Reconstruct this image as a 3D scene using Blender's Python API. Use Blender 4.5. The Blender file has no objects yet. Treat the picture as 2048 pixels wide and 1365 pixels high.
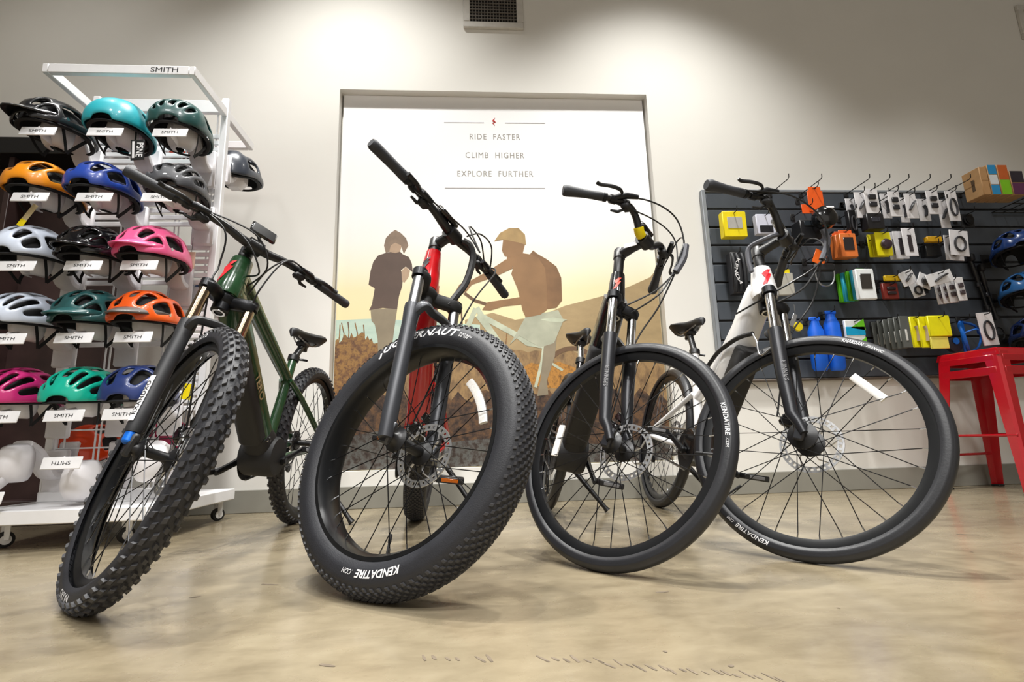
import bpy, math, random
from mathutils import Vector, Matrix
V = Vector
R = math.radians
sin, cos, pi = math.sin, math.cos, math.pi
sc = bpy.context.scene
col = sc.collection
random.seed(7)

# ------------------------------------------------------------------ camera
F_PX, PITCH, ROLL, YAW, CAM_H = 1024.86, R(10.809), R(-1.678), R(4.053), 0.3558
_fw = V((sin(YAW) * cos(PITCH), cos(YAW) * cos(PITCH), sin(PITCH)))
_r0 = V((cos(YAW), -sin(YAW), 0))
_u0 = _r0.cross(_fw)
CR = _r0 * cos(ROLL) + _u0 * sin(ROLL)
CU = -_r0 * sin(ROLL) + _u0 * cos(ROLL)
CF = _fw
CO = V((0, 0, CAM_H))
cam_d = bpy.data.cameras.new('camera')
cam = bpy.data.objects.new('camera', cam_d)
col.objects.link(cam)
cam_d.sensor_width = 36
cam_d.lens = F_PX / 2048 * 36
cam_d.clip_start = .01
cam.matrix_world = Matrix(((CR.x, CU.x, -CF.x, CO.x), (CR.y, CU.y, -CF.y, CO.y), (CR.z, CU.z, -CF.z, CO.z), (0, 0, 0, 1)))
sc.camera = cam


def at(px, py, Y):
    """point on the vertical plane y = Y seen at a photo pixel"""
    d = CF + CR * ((px - 1024) / F_PX) - CU * ((py - 682.5) / F_PX)
    return CO + d * (Y / d.y)


# ------------------------------------------------------------------ light
w = bpy.data.worlds.new('world')
sc.world = w
w.use_nodes = True
w.node_tree.nodes['Background'].inputs[0].default_value = (1, .935, .855, 1)
w.node_tree.nodes['Background'].inputs[1].default_value = .66
sc.view_settings.view_transform = 'Standard'
sc.view_settings.look = 'None'
sc.view_settings.exposure = 0.0
sc.view_settings.gamma = 1
sc.view_settings.use_curve_mapping = False


def spot(name, loc, target, energy, half, blend, colr=(1, .985, .945), size=.05):
    d = bpy.data.lights.new(name, 'SPOT')
    d.energy = energy
    d.spot_size = 2 * half
    d.spot_blend = blend
    d.shadow_soft_size = size
    d.color = colr
    o = bpy.data.objects.new(name, d)
    col.objects.link(o)
    o.location = loc
    o.rotation_euler = (V(target) - V(loc)).to_track_quat('-Z', 'Y').to_euler()
    return o


def area(name, loc, target, energy, sx, sy, colr=(1, .985, .96)):
    d = bpy.data.lights.new(name, 'AREA')
    d.shape = 'RECTANGLE'
    d.size, d.size_y = sx, sy
    d.energy = energy
    d.color = colr
    o = bpy.data.objects.new(name, d)
    col.objects.link(o)
    o.location = loc
    o.rotation_euler = (V(target) - V(loc)).to_track_quat('-Z', 'Y').to_euler()
    return o


WALL = 3.0
# two down lights wash the wall, track heads over the shop floor light the bikes
spot('downlight', (-.78, WALL - 1.0, 4.35), (-.78, WALL - 1.0, 0), 400, R(51), .85, size=.08)
spot('downlight', (1.22, WALL - 1.0, 4.2), (1.22, WALL - 1.0, 0), 420, R(49), .85, size=.08)
spot('downlight', (-2.45, WALL - 1.0, 4.3), (-2.45, WALL - 1.0, 0), 75, R(52), 1.0, size=.08)
spot('downlight', (3.05, WALL - 1.0, 3.7), (3.05, WALL - .9, 0), 70, R(40), .7, size=.08)
for tx, te in ((-1.25, .8), (.15, 1.2), (1.55, .7)):
    spot('downlight', (tx, 1.72, 4.25), (tx, 1.55, 0), 210 * te, R(31), .75, size=.07)
for tx, te in ((-2.1, .52), (-.5, 1.2), (1.1, .8), (2.7, .2)):
    spot('track_light', (tx, -.35, 4.2), (tx * .95, 1.55, .4), 255 * te, R(35), .8, colr=(1, .99, .975), size=.22)
    spot('track_light', (tx * .8, -1.6, 4.0), (tx * .8, .75, 0), 175 * te, R(36), .9, colr=(1, .98, .95), size=.22)

# ------------------------------------------------------------------ materials
def hx(s):
    s = s.lstrip('#')
    out = []
    for k in (0, 2, 4):
        c = int(s[k:k + 2], 16) / 255
        out.append(c / 12.92 if c <= .04045 else ((c + .055) / 1.055) ** 2.4)
    return (*out, 1)


MATS = {}


def mat(name, c, rough=.5, metal=0.0, var=.06, scale=25, bump=0.0, bscale=200, spec=.5, coat=0.0, alpha=None, trans=0.0):
    if name in MATS:
        return MATS[name]
    m = bpy.data.materials.new(name)
    m.use_nodes = True
    nt = m.node_tree
    b = nt.nodes['Principled BSDF']
    if isinstance(c, str):
        c = hx(c)
    b.inputs['Roughness'].default_value = rough
    b.inputs['Metallic'].default_value = metal
    b.inputs['Specular IOR Level'].default_value = spec
    b.inputs['Coat Weight'].default_value = coat
    b.inputs['Transmission Weight'].default_value = trans
    tc = nt.nodes.new('ShaderNodeTexCoord')
    nz = nt.nodes.new('ShaderNodeTexNoise')
    nz.inputs['Scale'].default_value = scale
    nz.inputs['Detail'].default_value = 3
    nt.links.new(tc.outputs['Object'], nz.inputs['Vector'])
    rp = nt.nodes.new('ShaderNodeValToRGB')
    rp.color_ramp.elements[0].position = .3
    rp.color_ramp.elements[1].position = .7
    rp.color_ramp.elements[0].color = tuple(x * (1 - var) for x in c[:3]) + (1,)
    rp.color_ramp.elements[1].color = tuple(min(1, x * (1 + var)) for x in c[:3]) + (1,)
    nt.links.new(nz.outputs['Fac'], rp.inputs['Fac'])
    nt.links.new(rp.outputs['Color'], b.inputs['Base Color'])
    if bump:
        n2 = nt.nodes.new('ShaderNodeTexNoise')
        n2.inputs['Scale'].default_value = bscale
        nt.links.new(tc.outputs['Object'], n2.inputs['Vector'])
        bp = nt.nodes.new('ShaderNodeBump')
        bp.inputs['Strength'].default_value = bump
        bp.inputs['Distance'].default_value = .002
        nt.links.new(n2.outputs['Fac'], bp.inputs['Height'])
        nt.links.new(bp.outputs['Normal'], b.inputs['Normal'])
    if alpha is not None:
        b.inputs['Alpha'].default_value = alpha
    MATS[name] = m
    return m


rubber = mat('rubber', '#25262b', .55, bump=.25, bscale=350, spec=.45)
rubber_slick = mat('rubber_slick', '#232428', .42, bump=.12, bscale=200, spec=.5)
knob_rub = mat('rubber_knob', '#37373a', .55, spec=.5)
black = mat('black_paint', '#141416', .38, spec=.5)
black_matte = mat('black_matte', '#19191b', .62)
black_gloss = mat('black_gloss', '#0c0c0e', .18, spec=.6, coat=.4)
anod = mat('anodised_black', '#1b1c1f', .35, metal=.5)
rim_black = mat('rim_black', '#17181a', .3, metal=.2)
grip_rub = mat('grip_rubber', '#2c2e33', .6, bump=.4, bscale=500)
darkgrey = mat('dark_grey_paint', '#3b3d42', .35, metal=.25)
steel = mat('steel', '#a9abae', .28, metal=1)
spoke_m = mat('spoke_black', '#1d1d1f', .35, metal=.6)
silver = mat('silver', '#c9cacc', .22, metal=1)
gold_st = mat('bronze_stanchion', '#b8a48a', .16, metal=1)
chrome = mat('chrome', '#d5d6d8', .1, metal=1)
green = mat('green_paint', '#214428', .22, coat=.5, var=.04)
red = mat('red_paint', '#c00d18', .2, coat=.6, var=.03)
redlogo = mat('logo_red', '#d81e2a', .4)
white_paint = mat('white_paint', '#e9e9ea', .25, coat=.4, var=.02)
white_ink = mat('white_ink', '#e6e6e8', .6, var=.02)
black_ink = mat('black_ink', '#222224', .6)
grey_ink = mat('grey_ink', '#7a7a7c', .7)
refl = mat('reflector', '#e4e2de', .25, spec=.8, var=.1, scale=300)
amber = mat('amber_reflector', '#d06a10', .2)
yellow = mat('yellow_plastic', '#f0d800', .4)
blue_knob = mat('blue_anodised', '#1270e0', .3, metal=.3)
rack_white = mat('rack_white', '#f3f3f5', .4, var=.02)
stand_white = mat('stand_white', '#e9e7ea', .4, var=.03)
foam = mat('foam_black', '#121214', .8)
strap = mat('strap_black', '#17171a', .8)
wood_dark = mat('wood_dark', '#3a2826', .5, var=.3, scale=8)
board = mat('slatwall_grey', '#444a52', .5, var=.08, scale=12)
rotor_m = mat('rotor_steel', '#cfd0d2', .38, metal=.85)
board_edge = mat('slatwall_edge', '#8b9096', .4)


# ------------------------------------------------------------------ mesh helpers
class MB:
    def __init__(s):
        s.v, s.f, s.m, s.mi = [], [], [], 0

    def add(s, vs, fs):
        n = len(s.v)
        s.v += [tuple(p) for p in vs]
        s.f += [tuple(i + n for i in f) for f in fs]
        s.m += [s.mi] * len(fs)
        return s

    def box(s, c, size, M=None, b=0.0):
        hx_, hy_, hz_ = (q / 2 for q in size)
        c = V(c)
        if b <= 0:
            vs = [V((x, y, z)) for x in (-hx_, hx_) for y in (-hy_, hy_) for z in (-hz_, hz_)]
            fs = [(0, 1, 3, 2), (4, 6, 7, 5), (0, 4, 5, 1), (2, 3, 7, 6), (0, 2, 6, 4), (1, 5, 7, 3)]
        else:
            b = min(b, .49 * min(size))
            vs, idx = [], {}
            for ix, x in enumerate((-1, 1)):
                for iy, y in enumerate((-1, 1)):
                    for iz, z in enumerate((-1, 1)):
                        for k in range(3):
                            p = [x * hx_, y * hy_, z * hz_]
                            for q in range(3):
                                if q != k:
                                    p[q] -= (x, y, z)[q] * b
                            idx[(ix, iy, iz, k)] = len(vs)
                            vs.append(V(p))
            I = idx
            fs = []
            for a in (0, 1):
                q = [I[(a, 0, 0, 0)], I[(a, 1, 0, 0)], I[(a, 1, 1, 0)], I[(a, 0, 1, 0)]]
                fs.append(q if a else q[::-1])
                q = [I[(0, a, 0, 1)], I[(0, a, 1, 1)], I[(1, a, 1, 1)], I[(1, a, 0, 1)]]
                fs.append(q if a else q[::-1])
                q = [I[(0, 0, a, 2)], I[(1, 0, a, 2)], I[(1, 1, a, 2)], I[(0, 1, a, 2)]]
                fs.append(q if a else q[::-1])
            for a in (0, 1):
                for c2 in (0, 1):
                    fl = (a + c2) % 2 == 0
                    q = [I[(a, c2, 0, 0)], I[(a, c2, 0, 1)], I[(a, c2, 1, 1)], I[(a, c2, 1, 0)]]
                    fs.append(q[::-1] if not fl else q)
                    q = [I[(a, 0, c2, 0)], I[(a, 0, c2, 2)], I[(a, 1, c2, 2)], I[(a, 1, c2, 0)]]
                    fs.append(q if not fl else q[::-1])
                    q = [I[(0, a, c2, 1)], I[(0, a, c2, 2)], I[(1, a, c2, 2)], I[(1, a, c2, 1)]]
                    fs.append(q if fl else q[::-1])
            for a in (0, 1):
                for c1 in (0, 1):
                    for c2 in (0, 1):
                        q = [I[(a, c1, c2, k)] for k in range(3)]
                        fs.append(q if (a + c1 + c2) % 2 == 1 else q[::-1])
        if M is not None:
            vs = [M @ p for p in vs]
        return s.add([p + c for p in vs], fs)

    def sweep(s, pts, ry, rb=None, n=10, p=2.0, side=None, caps=True, closed=False):
        pts = [V(q) for q in pts]
        N = len(pts)
        rb = ry if rb is None else rb
        ry = [ry] * N if not isinstance(ry, (list, tuple)) else ry
        rb = [rb] * N if not isinstance(rb, (list, tuple)) else rb
        vs, fs = [], []
        prev = None
        for k in range(N):
            if closed:
                t = (pts[(k + 1) % N] - pts[k - 1]).normalized()
            else:
                t = (pts[min(k + 1, N - 1)] - pts[max(k - 1, 0)]).normalized()
            if prev is None:
                a = V(side) if side is not None else (V((0, 1, 0)) if abs(t.y) < .9 else V((1, 0, 0)))
            else:
                a = V(side) if side is not None else prev
            a = (a - t * a.dot(t)).normalized()
            prev = a
            b = t.cross(a)
            for j in range(n):
                th = 2 * pi * j / n
                cx, sx = cos(th), sin(th)
                ex = 2 / p
                u = math.copysign(abs(cx) ** ex, cx) * ry[k]
                w_ = math.copysign(abs(sx) ** ex, sx) * rb[k]
                vs.append(pts[k] + a * u + b * w_)
        for k in range(N if closed else N - 1):
            k2 = (k + 1) % N
            for j in range(n):
                j2 = (j + 1) % n
                fs.append((k * n + j, k * n + j2, k2 * n + j2, k2 * n + j))
        if caps and not closed:
            fs.append(tuple(range(n))[::-1])
            fs.append(tuple((N - 1) * n + j for j in range(n)))
        return s.add(vs, fs)

    def lathe(s, prof, o, d, n=20, caps=True):
        """prof: (radius, distance along d)"""
        o, d = V(o), V(d).normalized()
        a = V((0, 0, 1)) if abs(d.z) < .9 else V((1, 0, 0))
        a = (a - d * a.dot(d)).normalized()
        b = d.cross(a)
        vs, fs = [], []
        for r, h in prof:
            for j in range(n):
                th = 2 * pi * j / n
                vs.append(o + d * h + (a * cos(th) + b * sin(th)) * r)
        for k in range(len(prof) - 1):
            for j in range(n):
                j2 = (j + 1) % n
                fs.append((k * n + j, k * n + j2, (k + 1) * n + j2, (k + 1) * n + j))
        if caps:
            fs.append(tuple(range(n))[::-1])
            fs.append(tuple((len(prof) - 1) * n + j for j in range(n)))
        return s.add(vs, fs)

    def prism(s, poly, f, t):
        """poly 2D points, f(u, v, k) -> 3D for k in (0, 1)"""
        n = len(poly)
        vs = [f(u, v_, 0) for u, v_ in poly] + [f(u, v_, t) for u, v_ in poly]
        fs = [tuple(range(n)), tuple(range(2 * n - 1, n - 1, -1))]
        fs += [(j, j + n, (j + 1) % n + n, (j + 1) % n) for j in range(n)]
        return s.add(vs, fs)

    def mesh(s, name, mats, smooth=40):
        me = bpy.data.meshes.new(name)
        me.from_pydata(s.v, [], s.f)
        if not isinstance(mats, (list, tuple)):
            mats = [mats]
        for m_ in mats:
            me.materials.append(m_)
        if len(mats) > 1:
            me.polygons.foreach_set('material_index', s.m)
        if smooth:
            me.shade_smooth()
            me.set_sharp_from_angle(angle=R(smooth))
        me.update()
        return me

    def obj(s, name, mats, parent=None, M=None, smooth=40):
        return link(name, s.mesh(name, mats, smooth), parent, M)


def link(name, me, parent=None, M=None):
    o = bpy.data.objects.new(name, me)
    col.objects.link(o)
    o.parent = parent
    if M is not None:
        o.matrix_local = M
    return o


def tag(o, label, cat, group=None, kind=None):
    if label:
        o['label'] = label
    if cat:
        o['category'] = cat
    if group:
        o['group'] = group
    if kind:
        o['kind'] = kind
    return o


def thing(name, label, cat, loc=(0, 0, 0), rz=0, group=None, M=None):
    o = bpy.data.objects.new(name, None)
    col.objects.link(o)
    o.empty_display_size = .05
    if M is not None:
        o.matrix_world = M
    else:
        o.location = loc
        o.rotation_euler = (0, 0, rz)
    return tag(o, label, cat, group)


def struct(o):
    o['kind'] = 'structure'
    return o


def spl(pts, k=6):
    pts = [V(p) for p in pts]
    out = []
    n = len(pts)
    for i in range(n - 1):
        p0, p1, p2, p3 = pts[max(i - 1, 0)], pts[i], pts[i + 1], pts[min(i + 2, n - 1)]
        for j in range(k):
            t = j / k
            out.append(.5 * ((2 * p1) + (p2 - p0) * t + (2 * p0 - 5 * p1 + 4 * p2 - p3) * t * t + (3 * p1 - p0 - 3 * p2 + p3) * t ** 3))
    out.append(pts[-1])
    return out


_tx = {}


def text2d(s, bold=0.0, shear=0.0, spacing=1.0):
    """flat glyph mesh, height ~1 for capitals, centred: (verts, faces, width)"""
    if "M" in s:
        bold = 0.0        # the offset breaks this glyph
    key = (s, bold, shear, spacing)
    if key in _tx:
        return _tx[key]
    cu = bpy.data.curves.new('glyphs', 'FONT')
    cu.body = s
    cu.size = 1.45
    cu.offset = bold
    cu.shear = shear
    cu.space_character = spacing
    cu.resolution_u = 3
    o = bpy.data.objects.new('glyphs', cu)
    me = bpy.data.meshes.new_from_object(o)
    vs = [(p.co.x, p.co.y) for p in me.vertices]
    fs = [tuple(p.vertices) for p in me.polygons]
    bpy.data.objects.remove(o)
    bpy.data.curves.remove(cu)
    bpy.data.meshes.remove(me)
    x0, x1 = min(p[0] for p in vs), max(p[0] for p in vs)
    y0, y1 = min(p[1] for p in vs), max(p[1] for p in vs)
    vs = [(x - (x0 + x1) / 2, y - (y0 + y1) / 2) for x, y in vs]
    _tx[key] = (vs, fs, x1 - x0)
    return _tx[key]


def text_on(s, h, fn, name, m, parent, bold=.0, shear=0, spacing=1.0, M=None):
    """fn(x, y) metres on the surface -> 3D point"""
    vs, fs, wd = text2d(s, bold, shear, spacing)
    mb = MB().add([fn(x * h, y * h) for x, y in vs], fs)
    return mb.obj(name, m, parent, M, smooth=0)


# ------------------------------------------------------------------ the room
def floor_material():
    m = bpy.data.materials.new('polished_concrete')
    m.use_nodes = True
    nt = m.node_tree
    L = nt.links.new
    b = nt.nodes['Principled BSDF']
    tc = nt.nodes.new('ShaderNodeTexCoord')

    def noise(scale, detail, rough=.55, stretch=None, dist=0.0):
        n = nt.nodes.new('ShaderNodeTexNoise')
        n.inputs['Scale'].default_value = scale
        n.inputs['Detail'].default_value = detail
        n.inputs['Roughness'].default_value = rough
        n.inputs['Distortion'].default_value = dist
        if stretch:
            mp = nt.nodes.new('ShaderNodeMapping')
            mp.inputs['Scale'].default_value = stretch
            L(tc.outputs['Object'], mp.inputs['Vector'])
            L(mp.outputs['Vector'], n.inputs['Vector'])
        else:
            L(tc.outputs['Object'], n.inputs['Vector'])
        return n

    def ramp(n, stops):
        r = nt.nodes.new('ShaderNodeValToRGB')
        el = r.color_ramp.elements
        while len(el) < len(stops):
            el.new(.5)
        for e, (p, c) in zip(el, stops):
            e.position = p
            e.color = hx(c) if isinstance(c, str) else (c, c, c, 1)
        L(n.outputs['Fac'], r.inputs['Fac'])
        return r

    big = ramp(noise(1.3, 6, .6, (1, 1.4, 1), .6), [(.28, '#685d4d'), (.44, '#82765f'), (.56, '#93876f'), (.72, '#a3977f')])
    mid = ramp(noise(7, 8, .65, (1.0, 2.2, 1), .3), [(.34, '#6b604d'), (.54, '#958972'), (.74, '#aca189')])
    mx = nt.nodes.new('ShaderNodeMix')
    mx.data_type = 'RGBA'
    mx.inputs[0].default_value = .34
    L(big.outputs['Color'], mx.inputs[6])
    L(mid.outputs['Color'], mx.inputs[7])
    spk = ramp(noise(60, 3, .5), [(.62, 0.0), (.72, 1.0)])
    spm = nt.nodes.new('ShaderNodeMath')
    spm.operation = 'MULTIPLY'
    spm.inputs[1].default_value = .12
    L(spk.outputs['Color'], spm.inputs[0])
    mx2 = nt.nodes.new('ShaderNodeMix')
    mx2.data_type = 'RGBA'
    L(spm.outputs[0], mx2.inputs[0])
    L(mx.outputs[2], mx2.inputs[6])
    mx2.inputs[7].default_value = hx('#5a4c3a')
    chip = ramp(noise(5.5, 2, .4, (1, 3, 1)), [(.755, 0.0), (.77, 1.0)])
    mx3 = nt.nodes.new('ShaderNodeMix')
    mx3.data_type = 'RGBA'
    L(chip.outputs['Color'], mx3.inputs[0])
    L(mx2.outputs[2], mx3.inputs[6])
    mx3.inputs[7].default_value = hx('#c9bda6')
    L(mx3.outputs[2], b.inputs['Base Color'])
    rr = ramp(noise(4, 5, .6), [(.3, .2), (.7, .36)])
    L(rr.outputs['Color'], b.inputs['Roughness'])
    b.inputs['Specular IOR Level'].default_value = .5
    b.inputs['Coat Weight'].default_value = .25
    b.inputs['Coat Roughness'].default_value = .12
    bp = nt.nodes.new('ShaderNodeBump')
    bp.inputs['Strength'].default_value = .08
    bp.inputs['Distance'].default_value = .003
    L(noise(18, 6, .6).outputs['Fac'], bp.inputs['Height'])
    L(bp.outputs['Normal'], b.inputs['Normal'])
    return m


wall_m = mat('wall_paint', '#e6e4de', .75, var=.015, scale=3, bump=.05, bscale=120)
base_m = mat('baseboard_rubber', '#8a887f', .35, var=.08, scale=4)
ceil_m = mat('ceiling_paint', '#8d877f', .8)

XL, XR, YF, ZC = -4.6, 5.6, -4.5, 4.6
floor = struct(MB().box(((XL + XR) / 2, (YF + WALL + .1) / 2, -.05), (XR - XL, WALL + .1 - YF, .1)).obj('floor', floor_material(), smooth=0))
struct(MB().box(((XL + XR) / 2, (YF + WALL) / 2, ZC + .05), (XR - XL, WALL - YF + .3, .1)).obj('ceiling', ceil_m, smooth=0))
struct(MB().box((XL - .05, (YF + WALL) / 2, ZC / 2), (.1, WALL - YF + .2, ZC)).obj('wall_left', wall_m, smooth=0))
struct(MB().box((XR + .05, (YF + WALL) / 2, ZC / 2), (.1, WALL - YF + .2, ZC)).obj('wall_right', wall_m, smooth=0))

# back wall with the niche that holds the poster
ox0, ox1 = at(680, 180, WALL).x, at(1292, 188, WALL).x
oz1, oz0 = at(986, 184, WALL).z, at(720, 943, WALL).z
ND = .085
wb = MB()
T = .2


def wbox(x0, x1, z0, z1, y0=WALL, y1=WALL + T):
    wb.box(((x0 + x1) / 2, (y0 + y1) / 2, (z0 + z1) / 2), (x1 - x0, y1 - y0, z1 - z0))


wbox(XL, ox0, 0, ZC)
wbox(ox1, XR, 0, ZC)
wbox(ox0, ox1, oz1, ZC)
wbox(ox0, ox1, 0, oz0)
wbox(ox0, ox1, oz0, oz1, WALL + ND, WALL + T)
struct(wb.obj('wall_back', wall_m, smooth=0))
bz = at(720, 973, WALL).z
struct(MB().box(((XL + XR) / 2, WALL - .006, bz / 2), (XR - XL, .012, bz), b=.003).obj('baseboard_back', base_m))

# scuff marks a tyre left on the concrete
mark_m = mat('tyre_scuff', '#75695a', .5, var=.3, scale=40)
rnd = random.Random(3)
marks = MB()
for k in range(34):
    px = 850 + k * 21.5 + rnd.uniform(-4, 4)
    if k < 14 and rnd.random() < .45:
        continue
    py = 1318 + max(0, (k - 12)) * 1.9 + rnd.uniform(-4, 4)
    d = CF + CR * ((px - 1024) / F_PX) - CU * ((py - 682.5) / F_PX)
    p = CO + d * (-CAM_H / d.z)
    ln, wd, a = rnd.uniform(.014, .034), rnd.uniform(.002, .0045), R(rnd.uniform(105, 125))
    M = Matrix.Rotation(a, 3, 'Z')
    pts = [M @ V((x, y, 0)) + V((p.x, p.y, .0006)) for x, y in ((-ln / 2, -wd / 2), (0, -wd * .8), (ln / 2, -wd / 3), (ln / 2, wd / 3), (0, wd * .7), (-ln / 2, wd / 2))]
    marks.add(pts, [tuple(range(6))])
for px, py, ln in ((1325, 1185, .03), (655, 1332, .03), (1462, 1333, .01), (1330, 1304, .006), (1935, 1070, .06), (540, 1170, .05), (390, 1195, .025), (1677, 1217, .006), (1943, 1105, .006)):
    d = CF + CR * ((px - 1024) / F_PX) - CU * ((py - 682.5) / F_PX)
    p = CO + d * (-CAM_H / d.z)
    M = Matrix.Rotation(R(rnd.uniform(-40, 40)), 3, 'Z')
    pts = [M @ V((x, y, 0)) + V((p.x, p.y, .0006)) for x, y in ((-ln / 2, -.003), (0, -.005), (ln / 2, -.002), (ln / 2, .002), (0, .004), (-ln / 2, .003))]
    marks.add(pts, [tuple(range(6))])
mk = marks.obj('tire_scuff', mark_m, floor, smooth=0)
mk['kind'] = 'stuff'

# ------------------------------------------------------------------ air vents
vent_m = mat('vent_white', '#cfccc6', .5)
grille_m = mat('vent_grille', '#75706a', .5)
dark_m = mat('vent_dark', '#1d1b19', .8)


def vent(x0, x1, z0, z1, label):
    t = thing('air_vent', label, 'vent', ((x0 + x1) / 2, WALL, z0))
    W_, H_ = x1 - x0, z1 - z0
    f = .045
    MB().box((0, -.004, H_ / 2), (W_ - .02, .008, H_ - .02)).obj('vent_back', dark_m, t, smooth=0)
    fr = MB()
    for c, s in (((0, -.012, f / 2), (W_, .024, f)), ((0, -.012, H_ - f / 2), (W_, .024, f)), ((-W_ / 2 + f / 2, -.012, H_ / 2), (f, .024, H_ - 2 * f)), ((W_ / 2 - f / 2, -.012, H_ / 2), (f, .024, H_ - 2 * f))):
        fr.box(c, s, b=.004)
    fr.obj('vent_frame', vent_m, t)
    g = MB()
    nx, nz = 16, 8
    for k in range(1, nx):
        g.box((-W_ / 2 + f + (W_ - 2 * f) * k / nx, -.013, H_ / 2), (.004, .01, H_ - 2 * f))
    for k in range(1, nz):
        g.box((0, -.016, f + (H_ - 2 * f) * k / nz), (W_ - 2 * f, .008, .004))
    g.obj('vent_grille', grille_m, t, smooth=0)


vx0, vx1, vz0 = at(927, 58, WALL).x, at(1047, 60, WALL).x, at(986, 60, WALL).z
vent(vx0, vx1, vz0, vz0 + .285, 'white wall vent with square grille above the poster')
vx2 = at(2036, 50, WALL).x
vent(vx2, vx2 + (vx1 - vx0), vz0 + .03, vz0 + .315, 'white wall vent with square grille above the slatwall boxes')

# ------------------------------------------------------------------ poster
PY = WALL + ND - .03          # printed face
poster = thing('wall_poster', 'large framed wall poster of two riders at sunset in a wall niche', 'poster', ((ox0 + ox1) / 2, PY, oz0))
PO = V(((ox0 + ox1) / 2, PY, oz0))


def poster_material():
    m = bpy.data.materials.new('poster_print')
    m.use_nodes = True
    nt = m.node_tree
    L = nt.links.new
    b = nt.nodes['Principled BSDF']
    b.inputs['Roughness'].default_value = .55
    tc = nt.nodes.new('ShaderNodeTexCoord')
    sp = nt.nodes.new('ShaderNodeSeparateXYZ')
    L(tc.outputs['Object'], sp.inputs[0])
    nz = nt.nodes.new('ShaderNodeTexNoise')
    nz.inputs['Scale'].default_value = 3
    L(tc.outputs['Object'], nz.inputs['Vector'])
    ma = nt.nodes.new('ShaderNodeMath')
    ma.operation = 'MULTIPLY_ADD'
    L(nz.outputs['Fac'], ma.inputs[0])
    ma.inputs[1].default_value = .08
    L(sp.outputs['Z'], ma.inputs[2])
    mr = nt.nodes.new('ShaderNodeMapRange')
    mr.inputs['From Min'].default_value = .04
    mr.inputs['From Max'].default_value = oz1 - oz0 + .04
    L(ma.outputs[0], mr.inputs['Value'])
    r = nt.nodes.new('ShaderNodeValToRGB')
    el = r.color_ramp.elements
    stops = [(0, '#e9d9a8'), (.36, '#efdfae'), (.44, '#f3e4b8'), (.50, '#f8efd6'), (.58, '#fbf8f2'), (.66, '#fdfdfe')]
    while len(el) < len(stops):
        el.new(.5)
    for e, (p, c) in zip(el, stops):
        e.position = p
        e.color = hx(c)
    L(mr.outputs[0], r.inputs['Fac'])
    L(r.outputs['Color'], b.inputs['Base Color'])
    return m


def noise_print(name, cols, scale, stretch=(1, 1, 1)):
    m = bpy.data.materials.new(name)
    m.use_nodes = True
    nt = m.node_tree
    b = nt.nodes['Principled BSDF']
    b.inputs['Roughness'].default_value = .55
    tc = nt.nodes.new('ShaderNodeTexCoord')
    mp = nt.nodes.new('ShaderNodeMapping')
    mp.inputs['Scale'].default_value = stretch
    nz = nt.nodes.new('ShaderNodeTexNoise')
    nz.inputs['Scale'].default_value = scale
    nz.inputs['Detail'].default_value = 8
    nz.inputs['Roughness'].default_value = .7
    nt.links.new(tc.outputs['Object'], mp.inputs['Vector'])
    nt.links.new(mp.outputs['Vector'], nz.inputs['Vector'])
    r = nt.nodes.new('ShaderNodeValToRGB')
    el = r.color_ramp.elements
    while len(el) < len(cols):
        el.new(.5)
    for k, (e, c) in enumerate(zip(el, cols)):
        e.position = .3 + .4 * k / (len(cols) - 1)
        e.color = hx(c)
    nt.links.new(nz.outputs['Fac'], r.inputs['Fac'])
    nt.links.new(r.outputs['Color'], b.inputs['Base Color'])
    return m


gap = .012
MB().box((0, .01, (oz1 - oz0) / 2), (ox1 - ox0 - 2 * gap, .02, oz1 - oz0 - .004)).obj('poster_board', poster_material(), poster, smooth=0)
_layer = [0]


def pp(px, py):
    p = at(px, py, PY)
    hw = (ox1 - ox0) / 2 - gap - .001
    return (max(-hw, min(hw, p.x - PO.x)), max(.003, p.z - PO.z))


def printed(name, pts, m, crop=None):
    if crop:
        cx, cy, s = crop
        pts = [(cx + x / s, cy + y / s) for x, y in pts]
    _layer[0] += 1
    y = -.00005 * _layer[0]
    poly = [pp(*q) for q in pts]
    o = MB().prism(poly, lambda u, v_, k: V((u, k, v_)), y).obj(name, m, poster, smooth=0)
    return o


def stroke(name, pts, wpx, m, crop=None):
    if crop:
        cx, cy, s = crop
        pts = [(cx + x / s, cy + y / s) for x, y in pts]
    P = [V((*q, 0)) for q in pts]
    a, b = [], []
    for k in range(len(P)):
        t = (P[min(k + 1, len(P) - 1)] - P[max(k - 1, 0)]).normalized()
        n = V((-t.y, t.x, 0)) * wpx / 2
        a.append((P[k] + n)[:2])
        b.append((P[k] - n)[:2])
    return printed(name, [tuple(q) for q in a + b[::-1]], m)


teal_p = noise_print('print_lake', ['#a9c2b4', '#b9cfc0', '#c7d8c6'], 4, (1, 1, 4))
hill_p = noise_print('print_hill', ['#94805c', '#a68f68', '#b39b72'], 3, (1, 1, 2))
brush_p = noise_print('print_brush', ['#3e281c', '#6a4a32', '#9a7440', '#5a3f2a'], 30)
ground_p = noise_print('print_ground', ['#150f0c', '#2c201a', '#4c382a', '#6a4c30', '#1d1512'], 20)
rock_p = noise_print('print_rock', ['#1e1815', '#3c3029', '#5c5c58', '#2c221d'], 26)
glow_p = noise_print('print_glow', ['#5a4024', '#b98238', '#402c1a'], 24)
shirt_p = mat('print_shirt', '#5c4a40', .55, var=.12, scale=8)
skin_p = mat('print_skin', '#b59a80', .55)
helm_p = mat('print_helmet', '#8a7663', .55, var=.15, scale=14)
helm2_p = mat('print_helmet_tan', '#a98c5c', .55, var=.15, scale=14)
rider_p = mat('print_rider', '#8f6c48', .55, var=.14, scale=7)
pack_p = mat('print_pack', '#7f5e3e', .55, var=.18, scale=9)
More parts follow.
